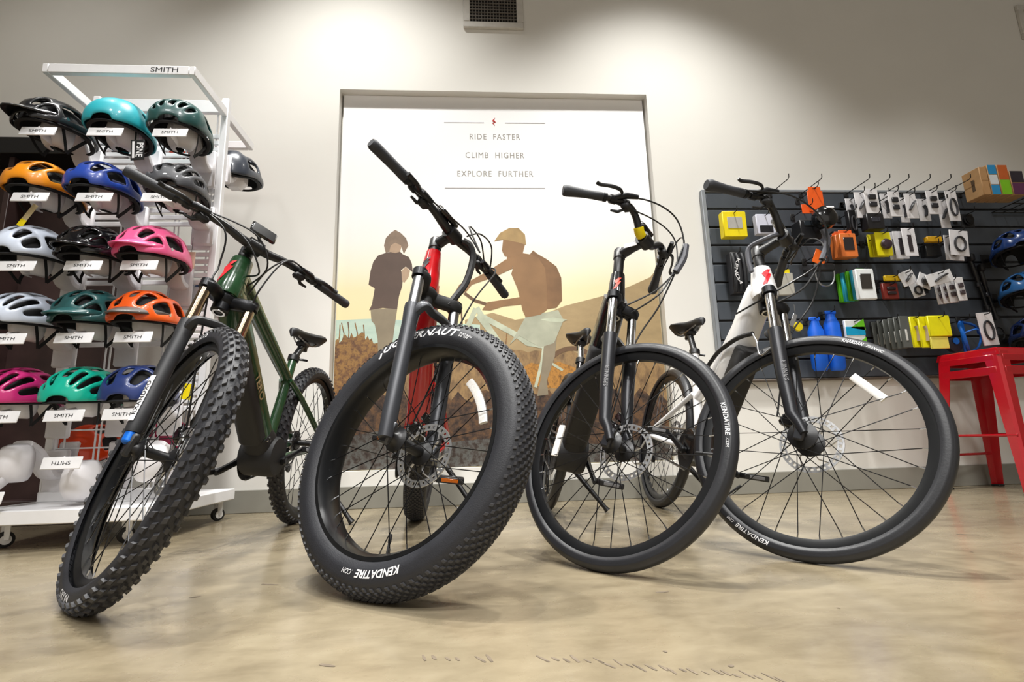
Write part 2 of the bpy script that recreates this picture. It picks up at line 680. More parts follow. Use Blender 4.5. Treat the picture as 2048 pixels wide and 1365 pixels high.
short_p = mat('print_shorts', '#8c806a', .55, var=.15, scale=8)
short2_p = mat('print_grey_shorts', '#a9ab96', .55, var=.2, scale=8)
bike_p = mat('print_bike', '#b9bfa8', .55, var=.2, scale=10)
wheel_p = mat('print_wheel', '#6a5038', .55)
txt_p = mat('print_text', '#95928d', .6)
line_p = mat('print_line', '#d4d4d8', .6)
red_p = mat('print_red', '#c8302c', .6)

printed('printed_hill', [(930, 640), (985, 626), (1030, 640), (1075, 634), (1130, 612), (1215, 590), (1262, 572), (1300, 555), (1345, 540), (1345, 720), (930, 720)], hill_p)
printed('printed_lake', [(655, 641), (740, 638), (800, 640), (960, 650), (960, 730), (655, 730)], teal_p)
printed('printed_ground', [(650, 705), (700, 700), (790, 702), (930, 690), (1010, 705), (1120, 712), (1350, 690), (1350, 950), (650, 950)], ground_p)
meadow_p = noise_print('print_meadow', ['#5a4530', '#7d6344', '#9c7e54', '#6a5038'], 18, (1, 1, .5))
rj = random.Random(11)
printed('printed_meadow', [(650, 712)] + [(650 + 14 * k, 700 + rj.uniform(-5, 7)) for k in range(51)] + [(1350, 772)] + [(1350 - 14 * k, 790 + rj.uniform(-16, 16)) for k in range(51)], meadow_p)
printed('printed_brush', [(655, 705)] + [(655 + 4 * k, 700 - 30 * sin(pi * min(1, k / 28)) + rj.uniform(-8, 6)) for k in range(29)] + [(768, 760), (740, 800), (655, 805)], brush_p)
printed('printed_glow', [(1042, 738), (1062, 726), (1090, 731), (1118, 724), (1148, 735), (1166, 748), (1150, 770), (1118, 778), (1080, 774), (1052, 766)], glow_p)
printed('printed_rocks', [(655, 880), (760, 862), (900, 885), (1050, 870), (1200, 890), (1340, 872), (1345, 950), (655, 950)], rock_p)
for k, (bx, by) in enumerate(((685, 690), (695, 688), (676, 694), (712, 690), (726, 694), (1010, 700))):
    stroke('printed_branch', [(bx, by), (bx + 3, by - 22), (bx - 2 + 3 * (k % 3), by - 44)], 2.2, brush_p)
C4, C5 = (640, 440, 5.25), (900, 440, 3.102)
printed('printed_shorts', [(530, 935), (812, 930), (790, 1080), (760, 1300), (740, 1420), (610, 1420), (605, 1250), (575, 1100), (540, 1060)], short_p, C4)
printed('printed_torso', [(700, 345), (610, 375), (560, 440), (530, 540), (510, 680), (575, 718), (545, 890), (515, 950), (660, 925), (810, 940), (830, 800), (862, 700), (872, 600), (850, 530), (900, 490), (950, 530), (975, 552), (965, 460), (935, 392), (870, 362), (830, 325)], shirt_p, C4)
printed('printed_neck', [(735, 235), (870, 235), (840, 335), (790, 350), (725, 335)], skin_p, C4)
printed('printed_arm', [(855, 540), (900, 495), (945, 535), (930, 600), (885, 660), (862, 640)], skin_p, C4)
printed('printed_helmet', [(790, 105), (740, 140), (692, 190), (672, 270), (690, 345), (728, 335), (742, 270), (790, 240), (850, 268), (880, 358), (928, 268), (905, 195), (850, 140)], helm_p, C4)
# bicycle in the print
stroke('printed_wheel', [(1145 + 55 * cos(R(a)), 752 - 55 * sin(R(a))) for a in range(200, 10, -10)], 9, wheel_p)
stroke('printed_wheel', [(935 + 55 * cos(R(a)), 735 - 55 * sin(R(a))) for a in range(200, 0, -10)], 9, wheel_p)
stroke('printed_frame_tube', [(165, 545), (200, 600), (420, 720), (480, 765), (600, 785)], 11, bike_p, C5)
stroke('printed_frame_tube', [(160, 550), (120, 640), (60, 780)], 10, bike_p, C5)
stroke('printed_frame_tube', [(175, 590), (230, 660), (300, 760)], 13, bike_p, C5)
stroke('printed_frame_tube', [(600, 640), (570, 880), (530, 1040)], 6, bike_p, C5)
stroke('printed_frame_tube', [(580, 860), (700, 935)], 5, bike_p, C5)
stroke('printed_handlebar', [(90, 455), (150, 500), (230, 525)], 6, wheel_p, C5)
stroke('printed_cable', [(20, 480), (10, 600), (15, 640)], 3, wheel_p, C5)
stroke('printed_cable', [(40, 480), (70, 560), (75, 650)], 3, wheel_p, C5)
printed('printed_leg', [(590, 720), (665, 700), (650, 850), (600, 1000), (610, 1085), (540, 1095), (560, 1000), (575, 850)], short_p, C5)
printed('printed_shorts', [(470, 600), (670, 560), (705, 622), (645, 765), (560, 792), (430, 720), (370, 775), (420, 690)], short2_p, C5)
printed('printed_saddle', [(560, 618), (640, 606), (728, 620), (690, 636), (620, 632)], bike_p, C5)
printed('printed_backpack', [(495, 215), (515, 190), (540, 210), (600, 245), (660, 290), (690, 360), (695, 500), (660, 545), (560, 560), (520, 400)], pack_p, C5)
printed('printed_torso', [(355, 215), (420, 203), (500, 215), (550, 240), (590, 300), (600, 420), (600, 560), (560, 590), (470, 607), (450, 560), (420, 430), (380, 335), (392, 295), (350, 262)], rider_p, C5)
printed('printed_arm', [(348, 245), (392, 300), (280, 352), (135, 402), (105, 440), (60, 468), (30, 450), (60, 400), (120, 382), (250, 310)], rider_p, C5)
printed('printed_arm', [(445, 478), (440, 525), (330, 537), (250, 562), (200, 558), (232, 512), (320, 498)], rider_p, C5)
printed('printed_head', [(330, 120), (322, 190), (340, 225), (400, 235), (452, 205), (468, 140), (400, 110)], rider_p, C5)
printed('printed_helmet', [(275, 132), (310, 82), (370, 50), (425, 52), (465, 92), (472, 155), (420, 140), (330, 122)], helm2_p, C5)

for words, px, py, h in (('RIDE FASTER', 990, 274, .040), ('CLIMB HIGHER', 990, 311, .040), ('EXPLORE FURTHER', 991, 348, .040)):
    u0, v0 = pp(px, py)
    ws = words.split()
    wd = [text2d(q, .004, 0, 1.2)[2] * h * .82 for q in ws]
    tot = sum(wd) + .045
    x_ = -tot / 2
    for q, d_ in zip(ws, wd):
        uc = u0 + x_ + d_ / 2
        text_on(q, h, lambda x, y: V((uc + x * .82, -.0003, v0 + y)), 'poster_lettering', txt_p, poster, bold=.004, spacing=1.2)
        x_ += d_ + .045
for y, x0, x1 in ((245, 888, 968), (246, 1010, 1090), (376, 890, 1090)):
    stroke('poster_rule', [(x0, y), (x1, y + .5)], 1.2, line_p)
printed('poster_emblem', [(990, 236), (984, 242), (989, 246), (984, 246), (990, 252), (987, 246), (992, 245), (988, 241)], red_p)


# ------------------------------------------------------------------ bicycles
def rotor_mesh():
    mb = MB()
    t = .0018
    def ann(r0, r1, n=48):
        vs, fs = [], []
        for j in range(n):
            a = 2 * pi * j / n
            for r, y in ((r0, -t), (r1, -t), (r1, t), (r0, t)):
                vs.append((r * sin(a), y, r * cos(a)))
        for j in range(n):
            k = (j + 1) % n
            for q in range(4):
                q2 = (q + 1) % 4
                fs.append((j * 4 + q, j * 4 + q2, k * 4 + q2, k * 4 + q))
        mb.add(vs, fs)
    ann(.084, .090)
    ann(.071, .076)
    for k in range(30):
        a = 2 * pi * k / 30
        M = Matrix.Rotation(a, 3, 'Y')
        mb.box(M @ V((.0, 0, .080)), (.008, 2 * t, .010), M)
    for k in range(6):
        a = 2 * pi * k / 6
        M = Matrix.Rotation(a, 3, 'Y')
        mb.sweep([M @ V((.012, 0, .02)), M @ V((.018, 0, .048)), M @ V((.004, 0, .074))], .0045, t, n=6)
    ann(.017, .026)
    return mb


def wheel(name, parent, M, R_, t, rimr, rimw, rimd, tyre_m, tread, hub_r, n_sp=32, rotor=True, reflect=None, texts=(), hubw=.05, cassette=False, wide=1.0, ridge=.0012):
    """axle along y; M places the wheel; rim is the part itself"""
    rim = MB()
    prof = [(rimr + .006, -rimw / 2), (rimr + .006, -rimw / 2 + .004), (rimr - .003, -rimw / 2 + .006), (rimr - .004, rimw / 2 - .006), (rimr + .006, rimw / 2 - .004), (rimr + .006, rimw / 2),
            (rimr - .004, rimw / 2), (rimr - rimd, rimw * .28), (rimr - rimd, -rimw * .28), (rimr - .004, -rimw / 2)]
    vs, fs = [], []
    n, m = 72, len(prof)
    for j in range(n):
        a = 2 * pi * j / n
        for r, y in prof:
            vs.append((r * sin(a), y, r * cos(a)))
    for j in range(n):
        k = (j + 1) % n
        for q in range(m):
            q2 = (q + 1) % m
            fs.append((j * m + q, k * m + q, k * m + q2, j * m + q2))
    rim.add(vs, fs)
    wh = rim.obj(name, rim_black, parent, M)
    # tyre: open section hooked on the rim
    Rc = R_ - t
    tw = t * wide
    psi0 = math.acos(max(-1, min(1, (rimr + .003 - Rc) / t)))
    ty = MB()
    n, m = 96, 34
    vs, fs = [], []
    for j in range(n):
        a = 2 * pi * j / n
        for q in range(m):
            ps = -psi0 + 2 * psi0 * q / (m - 1)
            e_ = ridge * (math.exp(-((abs(ps) - 1.15) / .09) ** 2) + .8 * math.exp(-((abs(ps) - 1.75) / .08) ** 2))
            r, y = Rc + (t + e_) * cos(ps), (tw + e_) * sin(ps)
            vs.append((r * sin(a), y, r * cos(a)))
    for j in range(n):
        k = (j + 1) % n
        for q in range(m - 1):
            fs.append((j * m + q, k * m + q, k * m + q + 1, j * m + q + 1))
    ty.add(vs, fs)
    ty.obj('tire', tyre_m, wh, smooth=60)

    def surf(a, ps, h):
        r, y = Rc + (t + h) * cos(ps), (tw + h) * sin(ps)
        return V((r * sin(a), y, r * cos(a)))
    if tread:
        tr = MB()
        rows, n_t, kl, kw, kh = tread
        for ps_d, phase, sw in rows:
            ps = R(ps_d)
            for j in range(n_t):
                a = 2 * pi * (j + phase) / n_t
                da = kl / 2 / R_
                dp = kw * sw / 2 / t
                sk = da * .35 * (1 if ps_d > 0 else -1 if ps_d < 0 else 0)
                b_ = [surf(a - da - sk, ps - dp, -.001), surf(a + da - sk, ps - dp, -.001), surf(a + da + sk, ps + dp, -.001), surf(a - da + sk, ps + dp, -.001)]
                f = .72
                t_ = [surf(a - da * f - sk * f, ps - dp * f, kh), surf(a + da * f - sk * f, ps - dp * f, kh), surf(a + da * f + sk * f, ps + dp * f, kh), surf(a - da * f + sk * f, ps + dp * f, kh)]
                tr.add(b_ + t_, [(4, 5, 6, 7), (0, 1, 5, 4), (1, 2, 6, 5), (2, 3, 7, 6), (3, 0, 4, 7)])
        o = tr.obj('tread', knob_rub, wh, smooth=0)
        o['kind'] = 'stuff'
    # hub
    hb = MB()
    hb.lathe([(.008, -hubw - .012), (.012, -hubw - .012), (.016, -hubw), (hub_r, -hubw + .006), (hub_r + .010, -hubw + .010), (hub_r + .010, -hubw + .015), (hub_r * .62, -hubw + .024), (hub_r * .62, hubw - .024),
              (hub_r + .010, hubw - .015), (hub_r + .010, hubw - .010), (hub_r, hubw - .006), (.016, hubw), (.012, hubw + .012), (.008, hubw + .012)], (0, 0, 0), (0, 1, 0), 20)
    hb.obj('hub', black, wh)
    # spokes: four kinds, shared meshes turned about the axle
    kinds = []
    for side in (-1, 1):
        for lead in (-1, 1):
            mb = MB()
            a = R(62) * lead
            p0 = V(((hub_r + .008) * sin(a), side * (hubw - .012), (hub_r + .008) * cos(a)))
            p1 = V((0, side * rimw * .16, rimr - rimd - .014))
            p2 = V((0, side * rimw * .14, rimr - rimd + .002))
            mb.sweep([p0, p1], .0014, n=5, caps=False)
            mb.mi = 1
            mb.sweep([p1, p2], .0021, n=5)
            kinds.append(mb.mesh('spoke', [spoke_m, silver]))
    for k in range(n_sp):
        link('spoke', kinds[(k % 4)], wh, Matrix.Rotation(2 * pi * k / n_sp, 4, 'Y'))
    vl = MB()
    vl.sweep([(0, 0, rimr - rimd), (0, 0, rimr - rimd - .045)], [.003, .0032], n=6)
    vl.mi = 0
    vl.lathe([(.0042, 0), (.0042, .016), (.003, .02)], (0, 0, rimr - rimd - .03), (0, 0, -1), 8)
    vl.obj('valve', black_matte, wh, Matrix.Rotation(R(reflect[2] if reflect else 200), 4, 'Y'))
    if rotor:
        rotor_mesh().obj('brake_rotor', rotor_m, wh, Matrix.Translation((0, hubw - .004, 0)), smooth=30)
    if cassette:
        cs = MB()
        for k in range(9):
            r = .058 - .0048 * k
            cs.lathe([(r, 0), (r, .0018)], (0, -hubw + .010 - .004 * k, 0), (0, -1, 0), 28)
        cs.obj('cassette', steel, wh, smooth=30)
    if reflect:
        a0, a1 = R(reflect[0]), R(reflect[1])
        rf = MB()
        pts = []
        for k in range(9):
            a = a0 + (a1 - a0) * k / 8
            pts.append(V((.232 * sin(a), -.006, .232 * cos(a))))
        if reflect[3]:                      # a straight bar
            c0, c1 = pts[0], pts[-1]
            pts = [c0 + (c1 - c0) * k / 8 for k in range(9)]
        rf.sweep(pts, .005, .012, n=10, p=4, side=(0, 1, 0))
        rf.obj('reflector', refl, wh)
    for s, ac, r0, h, bold, shear, fit in texts:
        # on the -y sidewall, tops of the letters outwards, running clockwise seen from that side
        psc = math.acos(max(-1, min(1, (r0 - Rc) / t)))
        vs, fs, wd = text2d(s, bold, shear, 1.05)
        k = fit / (wd * h) if fit else 1
        mb = MB().add([surf(R(ac) + x * h * k / r0, -(psc - y * h / t), .0012) for x, y in vs], fs)
        mb.obj('tire_lettering', white_ink, wh, smooth=0)
    return wh


def bicycle(cfg):
    b = cfg
    hd, ln, st, pit = R(b['hd']), R(b['lean']), R(b['steer']), R(b['pit'])
    M = Matrix.Translation((b['x'], b['y'], 0)) @ Matrix.Rotation(hd, 4, 'Z') @ Matrix.Rotation(-ln, 4, 'X') @ Matrix.Rotation(pit, 4, 'Y')
    root = thing('electric_bicycle', b['label'], 'bicycle', M=M)
    ha = R(b['ha'])
    ax, pf = V((-cos(ha), 0, sin(ha))), V((sin(ha), 0, cos(ha)))
    hub = V((b['wb'], 0, b['R']))
    A = hub - pf * b['off']
    S = Matrix.Translation(A) @ Matrix.Rotation(st, 4, ax) @ Matrix.Translation(-A)
    P = lambda L, r, y=0: A + ax * L + pf * r + V((0, y, 0))
    SP = lambda L, r, y=0: S @ P(L, r, y)
    R_, t = b['R'], b['t']
    kind = b['kind']
    # wheels
    wheel('front_wheel', root, S @ Matrix.Translation(hub) @ Matrix.Rotation(R(b.get('spin', 0)), 4, 'Y'), R_, t, b['rimr'], b['rimw'], b['rimd'], b['tyre'], b.get('tread'), b['hubr'], reflect=b.get('reflect'), texts=b.get('texts', ()), hubw=b['hubw'], wide=b.get('wide', 1))
    wheel('rear_wheel', root, Matrix.Translation((0, 0, R_)) @ Matrix.Rotation(R(20), 4, 'Y'), R_, t, b['rimr'], b['rimw'], b['rimd'], b['tyre'], b.get('tread'), min(b['hubr'], .026), hubw=b['hubw'] + .012, cassette=True, wide=b.get('wide', 1))
    # ---------------- frame
    fm = b['frame_m']
    fr = MB()
    h0, h1 = P(b['ht0'], 0), P(b['ht1'], 0)
    hr0, hr1 = b['htr']
    fr.sweep([h0, h0 + (h1 - h0) * .12, h0 + (h1 - h0) * .5, h0 + (h1 - h0) * .85, h1], [hr0 * .92, hr0, (hr0 + hr1) / 2, hr1, hr1 * .94], n=20)
    bb = V(b['bb'])
    dt = spl([V(q) for q in b['dt']], 5)
    nd = len(dt) - 1
    fr.sweep(dt, [b['dtr'][0] + (b['dtr'][1] - b['dtr'][0]) * k / nd for k in range(nd + 1)], [b['dtb'][0] + (b['dtb'][1] - b['dtb'][0]) * k / nd for k in range(nd + 1)], n=20, p=2.8, side=(0, 1, 0))
    if 'tt' in b:
        tt = spl([V(q) for q in b['tt']], 5)
        nt_ = len(tt) - 1
        fr.sweep(tt, [b['ttr'][0] + (b['ttr'][1] - b['ttr'][0]) * k / nt_ for k in range(nt_ + 1)], n=16, p=2.4, side=(0, 1, 0))
    s0, s1 = V(b['st'][0]), V(b['st'][1])
    fr.sweep([s0, s0 + (s1 - s0) * .9, s1], [.021, .018, .0185], n=16)
    rw = b['rw']
    for sg in (-1, 1):
        so = V(b['ss'])
        fr.sweep(spl([so + V((0, sg * .016, 0)), so.lerp(V((0, 0, R_)), .3) + V((0, sg * (t + .014), .0)), V((.03, sg * rw, R_ + .03)), V((0, sg * rw, R_))], 5), b['ssr'], n=12, side=(0, 1, 0))
        fr.sweep(spl([bb + V((-.02, sg * .03, .0)), bb.lerp(V((0, 0, R_)), .3) + V((0, sg * (t + .018), 0)), V((.06, sg * rw, R_ - .012)), V((-.005, sg * rw, R_))], 5), b['ssr'] * 1.1, n=12, side=(0, 1, 0))
        fr.lathe([(.017, -.004), (.017, .004)], (0, sg * rw, R_), (0, 1, 0), 14)
    frame = fr.obj('frame', fm, root)
    # head-tube emblem
    if b.get('emblem'):
        em = MB()
        mid = h0 + (h1 - h0) * .55
        rr = (hr0 + hr1) / 2 * 1.02 + .0015
        hh = (h1 - h0).normalized()
        ff = hh.cross(V((0, 1, 0)))
        ff = ff if ff.x > 0 else -ff
        e0 = R(b.get('emblem_at', -25))
        def onht(x, y):
            a = x / rr + e0
            rr2 = rr + y * (hr1 - hr0) / (h1 - h0).length
            return mid + hh * y + ff * rr2 * cos(a) + V((0, 1, 0)) * rr2 * sin(a)
        sh = [(-.016, .012), (.004, .03), (.018, .034), (.006, .014), (.016, .012), (-.004, -.03), (-.018, -.036), (-.006, -.006)]
        k = b['emblem']
        n = len(sh)
        vs, fs = [], []
        grid = 6
        for i in range(grid):
            pass
        em.add([onht(x * k, y * k) for x, y in sh], [(0, 1, 3), (1, 2, 3), (0, 3, 7), (3, 4, 7), (4, 5, 7), (5, 6, 7)])
        em.obj('head_emblem', b.get('emblem_m', redlogo), frame, smooth=0)
    for s, a0, a1, off, h, mm in b.get('frame_text', ()):
        a0, a1 = V(a0), V(a1)
        d = (a1 - a0).normalized()
        upv = V((0, 1, 0)).cross(d)
        upv = upv if upv.z > 0 else -upv
        mid = (a0 + a1) / 2 + V((0, off, 0))
        sg = 1 if off > 0 else -1
        text_on(s, h, lambda x, y: mid + d * x + upv * y + V((0, sg * (.001 - abs(y) * .12), 0)), 'frame_lettering', mm, frame, bold=.03)
    # ---------------- battery and motor
    q = b['bat']
    b0, b1 = V(q[0]), V(q[1])
    MB().sweep([b0, b0.lerp(b1, .03), b0.lerp(b1, .5), b0.lerp(b1, .97), b1], [q[2] * .8, q[2], q[2], q[2], q[2] * .8], [q[3] * .8, q[3], q[3], q[3], q[3] * .8], n=24, p=4, side=(0, 1, 0)).obj('battery', b.get('bat_m', black_matte), root)
    mo = V(b['motor'])
    mr_ = b['motor_r']
    mm_ = MB()
    mm_.lathe([(mr_ * .5, -.066), (mr_ * .92, -.062), (mr_, -.05), (mr_, .05), (mr_ * .92, .062), (mr_ * .5, .066)], mo, (0, 1, 0), 28)
    mm_.sweep([mo + V((-.02, 0, .0)), mo + V((.05, 0, .06)), mo + V((.075, 0, .085))], [.055, .052, .046], [mr_ * .8, .06, .05], n=18, p=3, side=(0, 1, 0))
    motor = mm_.obj('motor', b.get('motor_m', black_matte), root)
    for k in range(3):
        MB().lathe([(.005, 0), (.005, .003)], mo + V((.062 + .012 * k, .047, .062 + .012 * (k % 2))), (0, 1, 0), 8).obj('bolt', silver, motor)
    # cranks
    for sg in (-1, 1):
        a = R(b['crank'] + (180 if sg < 0 else 0))
        d = V((cos(a), 0, sin(a)))
        c0 = bb + V((0, sg * .078, 0))
        c1 = c0 + d * .168 + V((0, sg * .012, 0))
        cm = MB()
        cm.sweep([c0 - d * .018, c0, c0.lerp(c1, .5), c1, c1 + d * .014], [.007, .010, .0075, .0075, .006], [.012, .017, .012, .012, .009], n=12, p=3, side=(0, 1, 0))
        cm.lathe([(.012, -.02 * 1), (.012, .01)], c0, (0, sg, 0), 12)
        crank = cm.obj('crank_arm', anod, root)
        pc = c1 + V((0, sg * .058, 0))
        pd = MB()
        for yy in (-.045, .045):
            pd.box(pc + V((0, yy, 0)), (.085, .012, .02), b=.003)
        for xx in (-.04, .04):
            pd.box(pc + V((xx, 0, 0)), (.012, .1, .022), b=.003)
        pd.lathe([(.009, -.06), (.009, .05)], pc, (0, sg, 0), 10)
        pd.box(pc, (.022, .09, .018), b=.003)
        pedal = pd.obj('pedal', black, crank)
        for xx in (-.047, .047):
            MB().box(pc + V((xx, 0, 0)), (.003, .06, .012), b=.001).obj('pedal_reflector', b.get('pr_m', grey_ink), crank)
    # chainring, chain, derailleur
    cr = MB()
    cr.lathe([(.062, -.002), (.085, -.0015), (.085, .0015), (.062, .002)], bb + V((0, -.062, 0)), (0, 1, 0), 36)
    cr.obj('chainring', anod, root, smooth=30)
    ch = MB()
    y0 = -.055
    ch.sweep(spl([bb + V((0, y0 - .006, .083)), bb.lerp(V((0, 0, R_)), .5) + V((0, y0 - .004, .065)), V((0, y0, R_ + .05)), V((-.045, y0, R_ + .02)), V((-.02, y0, R_ - .05)), V((.03, y0, R_ - .1)), bb.lerp(V((0, 0, R_)), .5) + V((0, y0 - .004, -.085)), bb + V((0, y0 - .006, -.083))], 4), .0035, .005, n=6, side=(0, 1, 0))
    ch.obj('chain', steel, root)
    dr = MB()
    dr.sweep([V((.0, -rw - .01, R_ - .015)), V((.01, -rw - .02, R_ - .06)), V((.03, -.062, R_ - .13))], [.010, .012, .008], [.014, .016, .01], n=8)
    dr.lathe([(.018, -.004), (.018, .004)], (.032, -.058, R_ - .12), (0, 1, 0), 12)
    dr.obj('derailleur', black, root)
    # ---------------- seat
    sp = V(b['seat'])
    ps = MB()
    top = sp + V((0, 0, -.055))
    ps.sweep([s1 - (s1 - s0).normalized() * .05, s1, top], .0145, n=14)
    post = ps.obj('seat_post', b.get('post_m', black), root)
    cl = MB()
    cl.lathe([(.024, -.012), (.024, .012)], s1, (s1 - s0), 16)
    cl.sweep([s1 + V((-.02, .01, 0)), s1 + V((-.026, .03, .0)), s1 + V((-.01, .055, -.004))], .005, n=8)
    cl.obj('seat_clamp', black, root)
    hdm = MB()
    hdm.box(top + V((0, 0, .006)), (.05, .045, .024), b=.005)
    hdm.box(top + V((-.012, 0, -.012)), (.03, .03, .03), b=.005)
    hdm.obj('seat_clamp_head', black, post)
    # saddle: lofted outline, nose towards +x
    sd = MB()
    L0 = .135
    prof = [(-L0, .045, -.006), (-.12, .066, .0), (-.08, .074, .004), (-.04, .062, .0), (.0, .038, -.003), (.05, .024, -.004), (.1, .020, -.004), (.135, .016, -.008), (.146, .006, -.014)]
    n = 14
    vs, fs = [], []
    for x, wd, z in prof:
        for j in range(n):
            a = 2 * pi * j / n
            cy, sz = cos(a), sin(a)
            zz = sz * (.016 if sz > 0 else .034 * (.6 + wd * 5))
            vs.append(sp + V((x, math.copysign(abs(cy) ** .8, cy) * wd * (1 if sz > -.3 else .86), z + zz - .006)))
    for k in range(len(prof) - 1):
        for j in range(n):
            j2 = (j + 1) % n
            fs.append((k * n + j, k * n + j2, (k + 1) * n + j2, (k + 1) * n + j))
    fs += [tuple(range(n))[::-1], tuple((len(prof) - 1) * n + j for j in range(n))]
    sd.add(vs, fs)
    saddle = sd.obj('saddle', mat('saddle_vinyl', '#202124', .5, bump=.1), root, smooth=60)
    for sg in (-1, 1):
        MB().sweep(spl([sp + V((-.11, sg * .03, -.02)), sp + V((-.06, sg * .022, -.048)), sp + V((.03, sg * .022, -.046)), sp + V((.11, sg * .008, -.02))], 4), .0035, n=6).obj('saddle_rail', steel, saddle)
    # ---------------- kickstand on the left side
    ks = MB()
    k0 = V((b['ks'][0], rw + .012, R_ - .12)) if 'ks' in b else V((.1, rw + .012, R_ - .1))
    kx, ky = b.get('ks', (.1, .3))[0] + .05, b.get('ks', (.1, .3))[1]
    k1 = V((kx, ky, ky * math.tan(ln) + .012 - kx * pit))
    ks.sweep([k0 + V((-.03, -.01, .03)), k0, k0.lerp(k1, .92), k1], [.014, .013, .0105, .015], n=10)
    ks.obj('kickstand', black, root)
    # ---------------- fork
    lw = b['legw']
    lt = b['leg_top']
    fk = MB()
    leg = lambda s, y, f=0: hub + ax * s + pf * f + V((0, y, 0))
    ak = b.get('arch_f', .03)
    for sg in (-1, 1):
        if kind == 'city':
            fk.sweep([leg(-.005, sg * lw, .012), leg(.03, sg * lw, .002), leg(.06, sg * lw, -.012), leg(.2, sg * lw, -.018), leg(lt - .03, sg * lw, -.018), leg(lt, sg * lw, -.018)], [.011, .014, .018, .021, .023, .024], n=18)
        else:
            fk.sweep([leg(b.get('leg_end', -.012), sg * lw, 0), leg(.05, sg * lw, 0), leg(.1, sg * lw), leg(lt - .06, sg * lw), leg(lt - .02, sg * lw), leg(lt, sg * lw)], [b['legr'] * .86, b['legr'], b['legr'], b['legr'] * 1.02, b['legr'] * 1.16, b['legr'] * 1.12], n=20)
        fk.box(leg(.006, sg * (lw - .008), .0), (.032, .018, .06), b=.005)
    ot = -.018 if kind == 'city' else 0
    tp = R_ + .022
    fk.sweep(spl([leg(lt - .035, -lw, ot), leg(max(lt - .005, tp - .03), -lw * .92, ot + ak), leg(tp + .006, -lw * .5, ot + ak), leg(tp + .012, 0, ot + ak), leg(tp + .006, lw * .5, ot + ak), leg(max(lt - .005, tp - .03), lw * .92, ot + ak), leg(lt - .035, lw, ot)], 5), [.013] * 31, [.016] * 31, n=12, p=3)
    fork = fk.obj('fork', b['fork_m'], root, S)
    ct = b['ht0'] - .028
    cw = MB()
    crown = [P(ct, .0), ]
    cw.sweep(spl([leg(ct + .002, -lw - .004, ot), leg(ct + .006, -lw * .8, ot - .002), P(ct + .014, .008, -lw * .35), P(ct + .016, .010, 0), P(ct + .014, .008, lw * .35), leg(ct + .006, lw * .8, ot - .002), leg(ct + .002, lw + .004, ot)], 4), .024, .022, n=16, p=3, side=(1, 0, 0))
    cw.lathe([(.02, -.034), (.026, -.03), (.026, .012), (.024, .03)], P(ct, 0), ax, 18)
    cw.obj('fork_crown', b.get('crown_m', anod), fork)
    MB().lathe([(.014, -.0365), (.0195, -.0365), (.0195, -.033), (.014, -.033)], P(ct, 0), ax, 18, caps=False).obj('steerer_ring', silver, fork)
    for sg in (-1, 1):
        MB().sweep([leg(lt - .02, sg * lw, ot), leg(ct - .01, sg * lw, ot)], b['stan_r'], n=18).obj('stanchion', b['stan_m'], fork)
        MB().lathe([(b['stan_r'] + .006, -.004), (b['stan_r'] + .006, .022), (b['stan_r'] * .6, .027)], leg(ct + .0, sg * lw, ot), ax, 16).obj('fork_cap', b.get('cap_m', anod), fork)
    if b.get('knob'):
        MB().lathe([(.012, -.03), (.0155, -.026), (.0155, -.004), (.012, 0)], leg(b['knob'][1], -lw, 0), ax, 14).obj('rebound_knob', b['knob'][0], fork)
    # caliper on the bike's left leg, behind it
    cp = MB()
    cp.box(leg(.085, lw - .018, -.052), (.05, .034, .04), Matrix.Rotation(-ha + pi / 2, 3, 'Y'), b=.008)
    cp.box(leg(.12, lw - .006, -.03), (.05, .018, .026), Matrix.Rotation(-ha + pi / 2, 3, 'Y'), b=.005)
    cp.obj('brake_caliper', black_gloss, fork)
    for s, sgm, h, ang, mm2, plate in b.get('fork_text', ()):
        # along the right leg, reading from the axle upwards
        a0 = R(ang)
        lr = b['legr'] + .0015 if kind != 'city' else .0235
        def onleg(x, y, e=0.0):
            a = a0 + y / lr
            return leg(sgm + x, -lw, ot) + (pf * cos(a) - V((0, 1, 0)) * sin(a)) * (lr + e)
        if plate:
            hw_, hh_ = plate
            vs = [onleg(x, y, .0006) for x in (-hw_, 0, hw_) for y in [hh_ * (k / 4 - 1) for k in range(9)]]
            fs = [(i * 9 + j, i * 9 + j + 1, (i + 1) * 9 + j + 1, (i + 1) * 9 + j) for i in range(2) for j in range(8)]
            MB().add(vs, fs).obj('fork_decal', white_ink, fork, smooth=0)
        vs, fs, wd = text2d(s, .02, 0, 1.15)
        MB().add([onleg(x * h, y * h, .0016) for x, y in vs], fs).obj('fork_lettering', mm2, fork, smooth=0)
    # ---------------- stem, bar and controls
    stm = MB()
    c = b['clamp']
    stm.lathe([(.017, b['ht1'] - .005), (.019, b['ht1']), (.019, b['stem_L'] - .022), (.022, b['stem_L'] - .02), (.022, b['stem_L'] + .02), (.018, b['stem_L'] + .026)], A, ax, 18)
    stm.sweep([P(b['stem_L'], .0), P(b['stem_L'] + (c[0] - b['stem_L']) * .5, c[1] * .5), P(c[0], c[1])], [.02, .017, .019], [.02, .016, .019], n=14, p=2.6)
    stm.lathe([(.026, -.024), (.026, .024)], P(c[0], c[1]), (0, 1, 0), 16)
    stem = stm.obj('stem', b.get('stem_m', black), root, S)
    half = [P(L, r, y) for y, L, r in b['bar']]
    path = spl([V((p.x, -p.y, p.z)) for p in half[:0:-1]] + half, 5)
    rb = b['bar_r']
    MBb = MB()
    nn = len(path)
    rad = []
    for p in path:
        k = min(1, abs(p.y) / .14)
        rad.append(rb[0] + (rb[1] - rb[0]) * k)
    MBb.sweep(path, rad, n=14)
    bar = MBb.obj('handlebar', b.get('bar_m', black), root, S)
    ye, Le, re_ = b['bar'][-1]
